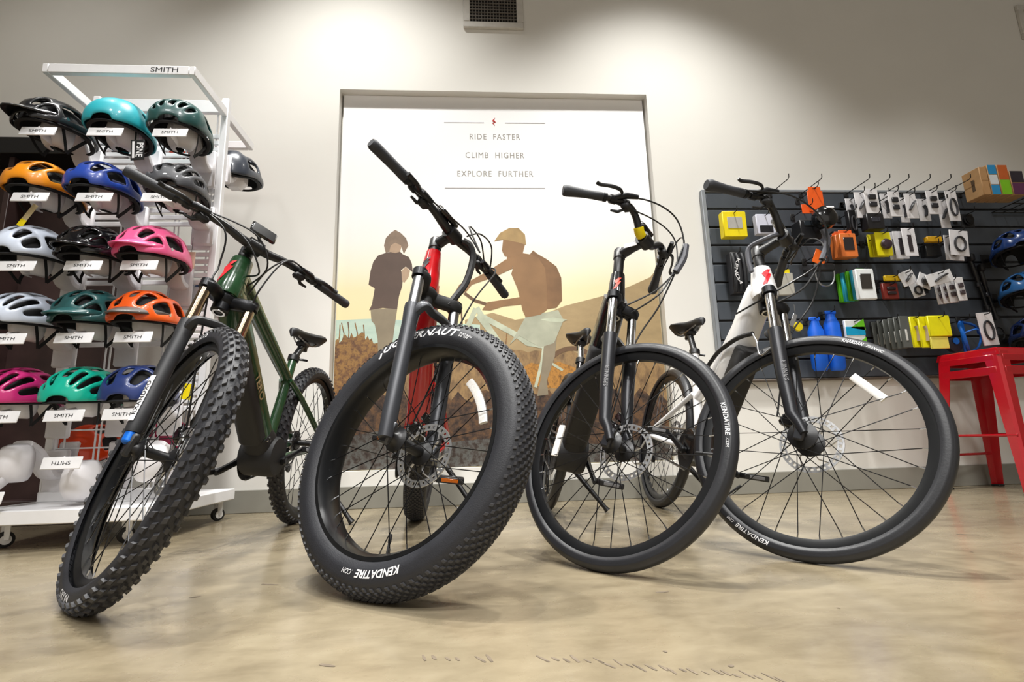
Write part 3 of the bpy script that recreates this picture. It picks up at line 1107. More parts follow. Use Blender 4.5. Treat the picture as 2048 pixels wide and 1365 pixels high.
    for sg in (-1, 1):
        # points on the bar by distance from its end
        arr = path if sg > 0 else path[::-1]

        def on_bar(d, arr=arr):
            k = len(arr) - 1
            while k > 0:
                l = (arr[k] - arr[k - 1]).length
                if d <= l:
                    return arr[k].lerp(arr[k - 1], d / l)
                d -= l
                k -= 1
            return arr[0]
        gl = b['grip_l']
        gr = MB()
        g = b['grip_r']
        gp = [on_bar(gl * q) for q in (0, .06, .25, .5, .75, .94, 1)]
        dirv = (gp[0] - gp[2]).normalized()
        gp = [gp[0] + dirv * .008] + gp
        gr.sweep(gp, [g[0] * .8, g[0], g[0], (g[0] + g[1]) / 2, g[1], g[1], g[1] * 1.05, g[1] * .9], n=16)
        gr.obj('grip', grip_rub, bar)
        # ring clamp, lever body and blade
        d1 = gl + .014
        q0, q1 = on_bar(d1), on_bar(d1 + .06)
        tdir = (q0 - q1).normalized()
        rg = MB()
        rg.sweep([on_bar(gl), on_bar(gl + .012)], .0165, n=14)
        rg.sweep([q0.lerp(q1, .2), q0.lerp(q1, .6)], .0165, n=14)
        dn = b.get('lever_dir', (-.25, 1.0))       # (along axis, forward)
        fwd = (ax * dn[0] + pf * dn[1]).normalized()
        base = q0.lerp(q1, .4)
        rg.sweep([base + fwd * .012, base + fwd * .035 - tdir * .02, base + fwd * .042 - tdir * .06], [.012, .013, .008], [.010, .012, .008], n=10)
        br = rg.obj('brake_lever_body', anod, bar)
        lv = MB()
        lv.sweep(spl([base + fwd * .03 - tdir * .01, base + fwd * .052 + tdir * .02, base + fwd * .056 + tdir * .06, base + fwd * .05 + tdir * b.get('lever_len', .1), base + fwd * .058 + tdir * (b.get('lever_len', .1) + .018)], 4), .004, .0075, n=8)
        lv.obj('brake_lever', black, bar)
        sh = MB()
        s0_ = on_bar(d1 + .075)
        sh.sweep([on_bar(d1 + .065), on_bar(d1 + .085)], .0165, n=14)
        sh.box(s0_ - ax * .024 + fwd * .006, (.034, .04, .022), b=.007)
        sh.sweep([s0_ - ax * .026, s0_ - ax * .042 + tdir * .02 - fwd * .008, s0_ - ax * .04 + tdir * .045 - fwd * .012], [.005, .006, .004], n=8)
        sh.obj('shifter' if sg < 0 else 'assist_switch', black_matte, bar)
    if b.get('tape'):
        MB().sweep([P(c[0] + .001, c[1] + .001, -.027), P(c[0] + .004, c[1] + .003, -.045), P(c[0] + .016, c[1] + .006, -.058)], .0185, n=14).obj('bar_tape', b['tape'], bar)
    if b.get('display'):
        L_, r_, y_, sx, sy, sz, tilt, dm = b['display']
        dd = MB()
        Md = Matrix.Rotation(R(tilt), 3, 'Y')
        ctr = P(L_, r_, y_)
        dd.box(ctr, (sx, sy, sz), Md, b=.006)
        dd.sweep([ctr - Md @ V((0, .02, sz / 2)), P(c[0], c[1], .03)], .006, n=8)
        dsp = dd.obj('display', black_gloss, bar)
        if dm:
            MB().box(ctr + Md @ V((0, 0, -sz / 2 - .0006)), (sx * .8, sy * .8, .0015), Md).obj('display_label', dm, bar)
            MB().box(P(c[0] - .012, c[1] * .55, -.0185), (.055, .002, .02), Matrix.Rotation(R(-12), 3, 'Y')).obj('stem_label', white_ink, stem)
    for pts, r_, mm3 in b.get('extras', ()):
        q = [SP(*p[1:]) if p[0] == 's' else (V(p[1:])) for p in pts]
        MB().sweep(spl(q, 7), r_, n=8).obj('cable', mm3, root)
    return root, S, P, SP


MTB_ROWS = [(-57, 0, 1.05), (-34, .5, .85), (-11, 0, .9), (11, .5, .9), (34, 0, .85), (57, .5, 1.05)]
FAT_ROWS = [(-51, 0, 1.1), (-40, .5, .9), (-30, 0, 1), (-20, .5, 1), (-10, 0, 1), (0, .5, 1), (10, 0, 1), (20, .5, 1), (30, 0, 1), (40, .5, .9), (51, 0, 1.1)]

# green hardtail
bicycle(dict(kind='mtb', label='dark green electric mountain bike with knobby tires beside the helmet rack', x=-.8658, y=2.5992, hd=-91.38, lean=5.89, steer=46.63, pit=.572, ha=66, wb=1.2, R=.364, t=.031, off=.044,
    rimr=.313, rimw=.036, rimd=.018, tyre=rubber, tread=(MTB_ROWS, 62, .0165, .0112, .0066), hubr=.021, hubw=.050, spin=25,
    texts=[('MAXXIS', 143, .338, .016, .03, 0, .085), ('MAXXIS', -43, .338, .016, .03, 0, .11)],
    frame_m=green, ht0=.545, ht1=.70, htr=(.043, .036), bb=(.455, 0, .31),
    dt=[(.925, 0, .875), (.86, 0, .79), (.68, 0, .575), (.52, 0, .38)], dtr=(.042, .046), dtb=(.045, .048),
    tt=[(.90, 0, .945), (.83, 0, .905), (.58, 0, .765), (.36, 0, .645)], ttr=(.032, .021), st=((.45, 0, .36), (.318, 0, .735)), ss=(.365, 0, .635), ssr=.0125, rw=.072,
    bat=((.845, 0, .715), (.575, 0, .385), .042, .040), motor=(.478, 0, .325), motor_r=.078, crank=165,
    seat=(.235, 0, .862), legw=.070, leg_top=.385, legr=.0205, fork_m=mat('fork_satin_black', '#28292c', .5), stan_r=.0165, stan_m=gold_st, cap_m=anod, knob=(blue_knob, .036), leg_end=.034,
    fork_text=[('RXANDXO', .125, .0125, 66, black_ink, (.066, .0095))],
    emblem=1.25, emblem_at=-20, frame_text=[('TERO', (.80, 0, .70), (.60, 0, .46), .048, .03, mat('tan_ink', '#a58f68', .5))],
    stem_L=.735, clamp=(.735, .058), bar=[(0, .735, .058), (.05, .738, .058), (.12, .752, .055), (.25, .758, .038), (.388, .760, .020)], bar_r=(.0165, .0125), grip_l=.13, grip_r=(.0165, .016),
    display=(.785, .088, 0.0, .050, .088, .014, 60, None), lever_dir=(-.45, 1.0), lever_len=.075,
    extras=[([('s', .757, .06, -.2), ('s', .70, .12, -.06), ('s', .62, .11, .03), ('b', .90, .035, .93)], .0028, black),
            ([('s', .757, .06, -.18), ('s', .735, .12, -.03), ('s', .66, .10, .05), ('b', .89, .04, .90)], .0028, black),
            ([('s', .757, .055, .2), ('s', .735, .10, .11), ('s', .66, .08, .06), ('b', .885, .042, .87)], .0028, black),
            ([('s', .757, .06, -.22), ('s', .70, .10, -.11), ('s', .60, .06, -.07), ('s', .5, .05, -.06), ('s', .12, -.03, .06)], .0028, black),
            ([('s', .757, .055, .22), ('s', .72, .11, .10), ('s', .58, .09, .06), ('s', .5, .05, .07)], .0028, black)]))

# red fat bike
bicycle(dict(kind='mtb', label='red electric bike with huge fat tires standing in front of the poster', x=-.2989, y=2.5311, hd=-88.44, lean=7.81, steer=53.48, pit=.36, ha=68, wb=1.16, R=.3665, t=.048, wide=1.04, off=.051,
    rimr=.284, rimw=.082, rimd=.014, tyre=rubber, tread=(FAT_ROWS, 100, .0092, .0082, .0038), hubr=.024, hubw=.066, spin=10,
    reflect=(16, 51, 150, False), texts=[('JUGGERNAUT', -32, .322, .023, .04, .25, .30), ('KENDATIRE', 145, .318, .016, .04, .25, .13), ('.COM', 161.5, .318, .011, .03, .25, .035), ('SPORT 26X4.0', 0, .327, .0055, .01, 0, .05), ('60 TPI', -1, .320, .0055, .01, 0, .036)],
    frame_m=red, ht0=.54, ht1=.705, htr=(.037, .028), bb=(.44, 0, .30),
    dt=[(.89, 0, .87), (.83, 0, .79), (.66, 0, .57), (.49, 0, .36)], dtr=(.038, .044), dtb=(.042, .048),
    tt=[(.862, 0, .955), (.80, 0, .905), (.55, 0, .74), (.345, 0, .62)], ttr=(.026, .019), st=((.44, 0, .35), (.315, 0, .69)), ss=(.35, 0, .61), ssr=.0125, rw=.098,
    bat=((.60, 0, .42), (.53, 0, .345), .034, .030), bat_m=black_matte, pr_m=amber, motor=(.46, 0, .315), motor_r=.07, crank=-20,
    seat=(.235, 0, .80), legw=.094, leg_top=.40, legr=.0215, fork_m=darkgrey, stan_r=.0175, stan_m=steel, crown_m=black_matte, arch_f=.036,
    emblem=.9, emblem_at=-30, emblem_m=black_ink,
    stem_L=.745, clamp=(.765, .068), bar=[(0, .765, .068), (.05, .768, .068), (.12, .782, .066), (.25, .79, .06), (.388, .79, .050)], bar_r=(.0165, .0125), grip_l=.14, grip_r=(.0175, .0165),
    display=(.80, .078, -.05, .05, .09, .02, 30, None), lever_dir=(-.7, .8), lever_len=.05,
    extras=[([('s', .765, .085, .04), ('s', .756, .100, .065), ('s', .714, .100, .09), ('s', .617, .085, .09), ('s', .544, .065, .07), ('s', .507, .05, .06)], .012, black_matte),
            ([('s', .79, .07, .2), ('s', .83, .10, .12), ('s', .80, .12, .02), ('s', .70, .15, .06)], .0028, black),
            ([('s', .79, .07, .24), ('s', .86, .10, .19), ('s', .84, .11, .10), ('s', .78, .10, .04)], .0028, black),
            ([('s', .79, .07, -.2), ('s', .77, .10, -.1), ('s', .765, .12, .0), ('s', .70, .15, .06)], .0028, black),
            ([('s', .79, .07, .22), ('s', .72, .13, .19), ('s', .5, .1, .10), ('s', .12, -.03, .085)], .0028, black)]))

city = dict(kind='city', pit=.28, ha=70, wb=1.12, R=.35, t=.0225, off=.05, rimr=.311, rimw=.026, rimd=.022, tyre=rubber_slick, hubr=.024, hubw=.048,
    bb=(.44, 0, .285), rw=.07, legw=.064, leg_top=.365, legr=.022, fork_m=mat('fork_charcoal', '#2a2b2f', .32, metal=.3), stan_r=.0155, stan_m=chrome,
    ht0=.545, ht1=.675, arch_f=-.02, crank=-25)
BAR3 = [(0, .80, .104), (.045, .806, .108), (.085, .845, .112), (.13, .868, .104), (.2, .862, .066), (.323, .842, -.034)]
bicycle(dict(city, label='black electric city bike with swept handlebar between the red and the white bikes', x=.3276, y=2.640, hd=-91.15, lean=12.97, steer=43.15, frame_m=black_gloss, htr=(.032, .027), spin=-20,
    reflect=(-66, -92, 100, True), texts=[('KENDATIRE', 84, .330, .011, .03, .2, .095), ('.COM', 95.5, .330, .008, .02, .2, .026)],
    dt=[(.87, 0, .87), (.82, 0, .79), (.66, 0, .56), (.48, 0, .34)], dtr=(.042, .05), dtb=(.05, .058), tt=[(.84, 0, .93), (.76, 0, .86), (.52, 0, .66), (.36, 0, .56)], ttr=(.022, .017),
    st=((.43, 0, .33), (.30, 0, .72)), ss=(.35, 0, .56), ssr=.0105, bat=((.80, 0, .70), (.53, 0, .35), .048, .04), motor=(.46, 0, .3), motor_r=.078,
    seat=(.215, 0, .872), post_m=silver, tape=yellow, ks=(.10, .27), emblem=.8, emblem_at=-12, emblem_m=mat('logo_orange', '#d8402c', .4),
    fork_text=[('SPINNER', .20, .0115, 60, grey_ink, None)],
    stem_L=.775, clamp=(.80, .104), bar=BAR3, bar_r=(.0145, .0115), grip_l=.14, grip_r=(.0205, .0155), display=(.865, .10, 0.0, .06, .075, .02, 35, yellow), lever_dir=(.25, 1.0), lever_len=.1,
    extras=[([('s', .86, .07, .22), ('s', .89, .17, .14), ('s', .80, .22, .08), ('s', .69, .19, .07)], .003, black),
            ([('s', .855, .04, -.22), ('s', .90, .15, -.10), ('s', .89, .21, .02), ('s', .79, .22, .08), ('s', .69, .19, .07)], .003, black),
            ([('s', .855, .06, -.2), ('s', .84, .16, -.05), ('s', .80, .2, .04), ('s', .70, .2, .07)], .0026, black),
            ([('s', .79, .225, .085), ('s', .73, .215, .085), ('s', .67, .19, .075)], .012, mat('cable_sleeve', '#4a4b52', .6)),
            ([('s', .67, .19, .075), ('s', .60, .12, .06), ('b', .895, .03, .84)], .003, black),
            ([('s', .67, .185, .07), ('s', .57, .14, .05), ('b', .89, .034, .80)], .003, black),
            ([('s', .67, .185, .08), ('s', .55, .12, .09), ('s', .4, .03, .085), ('s', .12, -.03, .07)], .003, black)]))

bicycle(dict(city, label='white electric hybrid bike with black suspension fork in front of the slatwall', x=.8915, y=2.6183, hd=-90.06, lean=10.54, steer=41.55, frame_m=white_paint, htr=(.047, .036), spin=5, hubr=.032,
    reflect=(17, 44, 215, True), texts=[('KENDATIRE', -171, .330, .011, .03, .2, .105), ('.COM', -158.5, .330, .008, .02, .2, .026), ('KHARDAN', 8, .330, .010, .03, .2, .06), ('700X40C', 19, .330, .007, .02, .2, .05)],
    dt=[(.86, 0, .88), (.80, 0, .81), (.64, 0, .57), (.48, 0, .34)], dtr=(.045, .048), dtb=(.055, .058), tt=[(.815, 0, .90), (.72, 0, .80), (.5, 0, .60), (.37, 0, .52)], ttr=(.026, .018),
    st=((.43, 0, .33), (.29, 0, .745)), ss=(.355, 0, .54), ssr=.0115, bat=((.80, 0, .675), (.545, 0, .32), .044, .042), motor=(.46, 0, .3), motor_r=.08, motor_m=black_gloss,
    seat=(.21, 0, .905), ks=(.10, .27), emblem=1.15, emblem_at=-8,
    fork_text=[('SPINNER', .20, .0115, 55, grey_ink, None)],
    stem_L=.76, clamp=(.79, .095), bar=[(0, .79, .095), (.045, .80, .10), (.09, .85, .10), (.14, .876, .09), (.2, .874, .05), (.34, .852, -.036)], bar_r=(.0145, .0115), grip_l=.15, grip_r=(.0215, .016),
    display=(.85, .09, 0.0, .055, .07, .018, 35, None), lever_dir=(.35, 1.0), lever_len=.1,
    extras=[([('s', .87, .06, -.22), ('s', .88, .17, -.10), ('s', .82, .23, .02), ('s', .70, .21, .07)], .003, black),
            ([('s', .86, .05, .22), ('s', .86, .15, .14), ('s', .78, .2, .09), ('s', .68, .2, .07)], .003, black),
            ([('s', .80, .22, .04), ('s', .76, .22, .07), ('s', .69, .19, .07)], .011, mat('cable_sleeve', '#4a4b52', .6)),
            ([('s', .69, .19, .07), ('s', .58, .12, .05), ('b', .9, .03, .83)], .0035, black),
            ([('s', .69, .19, .075), ('s', .6, .15, .0), ('s', .52, .03, -.05), ('b', .80, -.06, .80)], .0035, black),
            ([('s', .68, .185, .07), ('s', .55, .13, .10), ('s', .4, .03, .085), ('s', .12, -.04, .07)], .003, black),
            ([('b', .56, -.058, .615), ('b', .66, -.060, .668), ('b', .75, -.060, .690), ('b', .83, -.058, .702), ('b', .909, -.05, .702)], .0085, black_matte),
            ([('b', .909, -.05, .702), ('b', .95, -.055, .665), ('b', .99, -.06, .61), ('s', .30, .02, -.075)], .003, silver),
            ([('s', .79, .09, -.03), ('s', .766, .062, -.06), ('s', .749, -.005, -.065), ('s', .706, -.02, -.06), ('s', .645, -.018, -.05)], .009, mat('cable_sleeve', '#4a4b52', .6))]))


# ------------------------------------------------------------------ helmet rack
RX0, RX1, RY0, RYM, RY1, RZT = -1.905, -1.245, 2.10, 2.45, 2.80, 2.055
rack = thing('helmet_rack', 'white double-sided rolling display rack filled with bike helmets', 'display rack', ((RX0 + RX1) / 2, RYM, 0))
RO = V(((RX0 + RX1) / 2, RYM, 0))


def rbox(mb, x0, x1, y0, y1, z0, z1, b=.003):
    mb.box(V(((x0 + x1) / 2, (y0 + y1) / 2, (z0 + z1) / 2)) - RO, (x1 - x0, y1 - y0, z1 - z0), b=b)
    return mb


pw = .034
for x0 in (RX0, RX1 - pw):
    rbox(MB(), x0, x0 + pw, RYM - pw / 2, RYM + pw / 2, .10, RZT + .06).obj('post', rack_white, rack)
for sgn, yend in ((-1, RY0 + .03), (1, RY1 - .05)):
    ya, yb = sorted((RYM + sgn * pw / 2, yend))
    lp = MB()
    zt0, zt1 = RZT - .045, RZT
    for x0 in (RX0 + .005, RX1 - pw + .005):
        rbox(lp, x0, x0 + .026, ya, yb, zt0, zt1)
    ye0, ye1 = (yend, yend + .026) if sgn < 0 else (yend - .026, yend)
    rbox(lp, RX0 + .031, RX1 - pw + .005, ye0, ye1, zt0, zt1)
    hoop = lp.obj('top_frame', rack_white, rack)
    if sgn < 0:
        text_on('SMITH', .024, lambda x, y: V((RX1 - .135 + x * 1.25, ye0 - .001, (zt0 + zt1) / 2 + y)) - RO, 'sign_lettering', black_ink, hoop, bold=.045)
rbox(MB(), RX0 + pw, RX1 - pw, RYM - .012, RYM + .012, RZT - .02, RZT + .05).obj('top_rail', rack_white, rack)
slat_mb = rbox(MB(), RX0 + pw, RX1 - pw, RYM - .006, RYM + .006, -.011, .011, b=.002)
slat_me = slat_mb.mesh('slat', rack_white)
rows_z = [1.685, 1.387, 1.090, .793, .491]
for rz in rows_z:
    for dz in (.045, .08, .115, .15, .185, .22):
        link('slat', slat_me, rack, Matrix.Translation((0, 0, rz + dz)))
for x in (RX0 + .06, RX0 + .19, RX0 + .21, RX0 + .44, RX0 + .46, RX1 - .06):
    MB().sweep([V((x, RYM + .012, .16)) - RO, V((x, RYM + .012, RZT)) - RO], .004, n=6).obj('wire', rack_white, rack)
for z in (.37, .66, .45):
    MB().sweep([V((RX0 + .03, RYM + .004, z)) - RO, V((RX1 - .03, RYM + .004, z)) - RO], .004, n=6).obj('wire', rack_white, rack)
bs = MB()
rbox(bs, RX0 - .01, RX1 + .005, RY0 - .01, RY1, .095, .148, b=.004)
base = bs.obj('base', rack_white, rack)
rbox(MB(), RX0 + .03, RX1 - .03, RYM - .06, RYM + .06, .148, .19, b=.003).obj('base_rail', rack_white, rack)
for cx, cy in ((-1.375, 2.20), (-1.285, 2.73), (-1.82, 2.20), (-1.82, 2.73)):
    cb = MB()
    c0 = V((cx, cy, .0315)) - RO
    cb.lathe([(.020, -.013), (.029, -.011), (.031, 0), (.029, .011), (.020, .013)], c0, (.8, -.6, 0), 20)
    cb.mi = 1
    cb.lathe([(.018, -.016), (.018, .016)], c0, (.8, -.6, 0), 14)
    cb.box(c0 + V((.0, .0, .057)), (.034, .034, .014), b=.003)
    for s in (-1, 1):
        cb.sweep([c0 + V((.8, -.6, 0)) * .02 * s, c0 + V((.8, -.6, 0)) * .02 * s + V((0, 0, .056))], .003, .012, n=6)
    cb.obj('caster', [black_matte, mat('caster_white', '#e6e6e6', .3)], rack)

# ------------------------------------------------------------------ helmets
def helmet_grid(L, W_, H_, nx, na, vents, flat=.8, drop=.042, closed=True):
    vs, fs = [], []
    for i in range(nx + 1):
        u = 1 - 2 * i / nx                       # +1 front .. -1 back
        u = math.copysign(abs(u) ** .85, u) * .975
        w_ = W_ / 2 * (1 - abs(u) ** 2.6) ** .42
        h = H_ * (1 - abs(u) ** 2.4) ** .5
        x = u * L / 2
        s = max(0, -u)
        zr = .012 * max(0, u) - drop * s * s * (3 - 2 * s) - .006 * (1 - abs(u))
        h = max(h, zr + .02)
        for j in range(na + 1):
            a = pi * j / na
            cy, sz = cos(a), sin(a)
            y = -math.copysign(abs(cy) ** .9, cy) * w_
            z = zr + (h - zr) * sz ** flat
            vs.append((x, y, z))
    for i in range(nx):
        for j in range(na):
            if (i, j) not in vents:
                p = i * (na + 1) + j
                fs.append((p, p + na + 1, p + na + 2, p + 1))
    return vs, fs


VENTS = {'trail': [(1, 3, 1, 3), (4, 7, 1, 3), (8, 10, 2, 3), (1, 3, 4, 6), (4, 6, 5, 6), (7, 10, 4, 6), (2, 5, 7, 8), (6, 9, 7, 8)],
         'big': [(2, 5, 1, 3), (6, 9, 1, 3), (1, 4, 4, 6), (5, 9, 4, 6), (2, 4, 7, 8), (5, 8, 7, 8)],
         'road': [(2, 5, 1, 2), (6, 10, 1, 2), (1, 5, 3, 4), (6, 11, 3, 4), (1, 4, 5, 6), (5, 11, 5, 6), (2, 6, 7, 8), (7, 10, 7, 8)],
         'smooth': [(5, 6, 2, 3)], 'few': [(1, 3, 3, 4), (1, 3, 5, 6), (1, 3, 7, 8), (5, 8, 1, 3), (9, 11, 2, 3), (5, 7, 5, 6)]}


def vset(style):
    v = set()
    for i0, i1, j0, j1 in VENTS[style]:
        for i in range(i0, i1):
            for j in range(j0, j1):
                v.add((i, j))
                v.add((i, 14 - j))
    return v


HM = {}


def helmet_meshes(style, shell_m, trim_m):
    L, W_, H_ = {'trail': (.29, .222, .136), 'road': (.29, .216, .128), 'smooth': (.27, .222, .140), 'big': (.29, .222, .132), 'few': (.28, .222, .138)}[style]
    vs, fs = helmet_grid(L, W_, H_, 12, 15, vset(style))
    mb = MB().add(vs, fs)
    sh = mb.mesh('helmet_shell', shell_m, smooth=70)
    if ('lin', style) not in HM:
        vs, fs = helmet_grid(L * .90, W_ * .86, H_ * .88, 12, 15, set(), drop=.034)
        HM[('lin', style)] = MB().add(vs, fs).mesh('helmet_liner', foam, smooth=70)
        # lower rim, a dark band
        rimp = []
        n = 40
        for k in range(n):
            a = 2 * pi * k / n
            u = cos(a) * .97
            s = max(0, -u)
            zr = .012 * max(0, u) - .042 * s * s * (3 - 2 * s) - .006 * (1 - abs(u))
            rimp.append((cos(a) * L / 2 * .965, sin(a) * W_ / 2 * .955, zr - .002))
        HM[('rim', style)] = MB().sweep(rimp, .005, .009, n=8, closed=True, side=(0, 0, 1)).mesh('helmet_rim', foam)
    return sh, HM[('lin', style)], HM[('rim', style)], (L, W_, H_)


def helmet(style, shell_m, label, pos, yaw=0.0, pitch=0.0, visor=None, accent=None, straps=True, group='helmets on display'):
    M = Matrix.Translation(pos) @ Matrix.Rotation(R(-90 + yaw), 4, 'Z') @ Matrix.Rotation(R(pitch), 4, 'Y')
    t = thing('helmet', label, 'helmet', M=M, group=group)
    sh, lin, rim, (L, W_, H_) = helmet_meshes(style, shell_m, None)
    o = link('helmet_shell', sh, t)
    md = o.modifiers.new('thick', 'SOLIDIFY')
    md.thickness = .013
    md.offset = -1
    sb = o.modifiers.new('round', 'SUBSURF')
    sb.levels = 1
    sb.render_levels = 2
    link('helmet_liner', lin, t)
    link('helmet_rim', rim, t)
    if visor:
        # a peak that wraps the brow and reaches forward
        vs, fs = [], []
        nu, nv = 13, 4
        for k in range(nv):
            f = k / (nv - 1)
            for j in range(nu):
                a = R(-78 + 156 * j / (nu - 1))
                reach = f * (.078 * cos(a) ** 2)
                r = 1.0 + .0
                x = cos(a) * L / 2 * .93 * r + reach
                y = sin(a) * W_ / 2 * 1.03 * (1 - .10 * f)
                z = .052 - .02 * (1 - cos(a)) - .012 * f + .01 * cos(a) * (1 - f)
                vs.append((x, y, z))
        for k in range(nv - 1):
            for j in range(nu - 1):
                p = k * nu + j
                fs.append((p, p + 1, p + nu + 1, p + nu))
        v = MB().add(vs, fs).obj('visor', visor, t, smooth=60)
        v.modifiers.new('thick', 'SOLIDIFY').thickness = .006
        for s in (-1, 1):
            MB().lathe([(.007, 0), (.007, .004)], (L / 2 * .33, s * W_ / 2 * 1.03, .034), (0, s, 0), 12).obj('visor_screw', silver, t)
    if accent:
        for s in (-1, 1):
            pts = [(L / 2 * .62, s * W_ / 2 * .82, .035), (L / 2 * .2, s * W_ / 2 * 1.01, .028), (-L / 2 * .35, s * W_ / 2 * .97, .012), (-L / 2 * .72, s * W_ / 2 * .70, -.008)]
            MB().sweep(spl(pts, 4), .004, .013, n=8, side=(0, 1, 0)).obj('helmet_trim', accent, t)
    if straps:
        for s in (-1, 1):
            sm = MB()
            sm.sweep(spl([(.045, s * W_ / 2 * .78, .0), (.03, s * W_ / 2 * .68, -.05), (.012, s * W_ / 2 * .52, -.095)], 4), .0015, .008, n=6, side=(0, 1, 0))
            sm.sweep(spl([(-.06, s * W_ / 2 * .76, -.02), (-.015, s * W_ / 2 * .66, -.065), (.012, s * W_ / 2 * .52, -.095)], 4), .0015, .008, n=6, side=(0, 1, 0))
            sm.obj('strap', strap, t)
    return t


def stand(pos, label, z_card, flip=False, card_x=None, card=True, helmet_z=None):
    """white arm with a face form, and the name card; pos = base of the helmet"""
    x, y, z = pos
    t = thing('helmet_stand', label, 'helmet stand', (x, RYM - .014, z), group='white helmet stands')
    o = V((x, RYM - .014, z))
    up = -1 if flip else 1
    br = MB()
    br.box(V((.0, -.012, -.05 * up)), (.10, .024, .2), b=.008)
    br.sweep(spl([(0, -.02, -.06 * up), (0, -.06, -.05 * up), (0, -.10, .0), (0, -.15, .05 * up), (0, -.20, .075 * up)], 4), [.040] * 17, [.018] * 17, n=14, p=3, side=(1, 0, 0))
    br.obj('arm', stand_white, t)
    # face form: brow to chin shield, front at -y
    fc = MB()
    prof = [(-.062, .024), (-.056, .042), (-.038, .054), (-.012, .060), (.02, .063), (.05, .060), (.075, .048), (.088, .026)]
    n = 15
    vs, fs = [], []
    for zz, hw in prof:
        for j in range(n):
            a = R(-90 + 180 * j / (n - 1))
            dep = .060 + .020 * (1 - ((zz - .01) / .09) ** 2)
            nose = .012 * math.exp(-(a / .22) ** 2) * math.exp(-((zz + .02) / .025) ** 2)
            vs.append((sin(a) * hw, -.205 - cos(a) ** .8 * dep * (hw / .063) ** .5 - nose if cos(a) > 1e-6 else -.205, zz * up - .01 * up))
    for k in range(len(prof) - 1):
        for j in range(n - 1):
            p = k * n + j
            fs.append((p, p + 1, p + n + 1, p + n))
    fc.add(vs, fs)
    o2 = fc.obj('face_form', stand_white, t, smooth=70)
    o2.modifiers.new('thick', 'SOLIDIFY').thickness = .005
    if card:
        cz = z_card - z
        cx = (card_x - x) if card_x is not None else .012
        Mt = Matrix.Rotation(R(-14), 3, 'X')
        c = V((cx, 2.075 - o.y, cz))
        cd = MB()
        cd.box(c, (.142, .005, .046), Mt, b=.002)
        holder = cd.obj('name_card', rack_white, t)
        MB().sweep([c + V((0, .004, .006)), V((0, -.24, -.05 * up))], .006, .02, n=8, side=(1, 0, 0)).obj('card_arm', stand_white, t)
        s = -1 if flip else 1
        text_on('SMITH', .0135, lambda u, v_: c + Mt @ V((s * u * 1.25, -.0034, s * v_)), 'card_lettering', black_ink, holder, bold=.01)
    return t


def hm(name, c, rough=.25, **k):
    return mat('helmet_' + name, c, rough, coat=.3, var=.03, **k)


XS = (-1.835, -1.575, -1.32)
XH = ((-1.86, -1.585, -1.325), (-1.865, -1.62, -1.31), (-1.87, -1.62, -1.385), (-1.865, -1.60, -1.38), (-1.85, -1.60, -1.38))
XC = ((-1.825, -1.557, -1.293), (-1.815, -1.566, -1.308), (-1.825, -1.573, -1.358), (-1.82, -1.571, -1.35), (-1.802, -1.569, -1.36))
H = [
    # row, column, style, material, visor, accent, yaw, label words
    (0, 0, 'trail', hm('black', '#1c1d20'), hm('black', '#1c1d20'), None, -12, 'glossy black visored trail helmet'),
    (0, 1, 'smooth', hm('aqua', '#1fa3b0', .4), None, None, 4, 'matte teal-blue urban helmet with solid shell'),
    (0, 2, 'few', hm('pine', '#1d4a48', .35), None, None, 10, 'dark pine-green round helmet with few vents'),
    (1, 0, 'big', hm('amber', '#e08a12', .3), None, hm('olive', '#4b4a3a', .5), 2, 'orange and olive vented helmet'),
    (1, 1, 'big', hm('royal', '#1f3f96', .3), None, hm('navy', '#1a2145', .4), 0, 'royal blue vented road helmet'),
    (1, 2, 'road', hm('charcoal', '#3a3b40', .5), None, None, 12, 'matte charcoal road helmet with long ribs'),
    (2, 0, 'trail', hm('pearl', '#c9d2e2', .3), None, None, -4, 'pearl white vented helmet with wide openings'),
    (2, 1, 'trail', hm('speckle', '#0f0f12', .12), hm('speckle', '#0f0f12', .12), None, 0, 'black speckled glossy helmet with visor'),
    (2, 2, 'trail', hm('pink', '#ec5f93', .3), hm('pink', '#ec5f93', .3), None, -6, 'bright pink visored trail helmet'),
    (3, 0, 'road', hm('pearl', '#c9d2e2', .3), None, None, -4, 'pale silver-white road helmet with narrow slots'),
    (3, 1, 'trail', hm('spruce', '#1f4f50', .35), hm('spruce', '#1f4f50', .35), None, -4, 'spruce green visored helmet'),
    (3, 2, 'big', hm('orange', '#e85a14', .3), hm('grey_trim', '#55504c', .5), None, 0, 'bright orange helmet with grey visor'),
    (4, 0, 'road', hm('magenta', '#c92a78', .25), None, None, 0, 'magenta pink vented helmet'),
    (4, 1, 'road', hm('mint', '#0fb59a', .25), None, None, 4, 'mint green glossy vented helmet'),
    (4, 2, 'big', hm('indigo', '#22356e', .3), None, None, 4, 'indigo blue slatted helmet behind the green bike fork'),
]
for r, c, style, m_, vis, acc, yaw, lab in H:
    z = rows_z[r] + (.068 if r != 3 else .082)
    pos = (XH[r][c], 2.205, z)
    helmet(style, m_, lab, pos, yaw=yaw, pitch=11 if style != 'smooth' else 9, visor=vis, accent=acc)
    stand((XH[r][c], 2.205, z + .005), 'white helmet stand with a name card under the ' + lab.split(' with')[0].split(' behind')[0], rows_z[r], card_x=XC[r][c])
# bottom row: empty stands
stand((XS[0], 2.2, .315), 'empty white helmet stand under the magenta pink helmet', .195, card_x=XS[0] + .02)
stand((XS[1], 2.2, .245), 'empty white helmet stand hung upside down, its name card inverted', .315, flip=True, card_x=XS[1] + .02)
stand((XS[2], 2.2, .30), 'empty white helmet stand at the rack corner behind the knobby tire', .2, card=False)

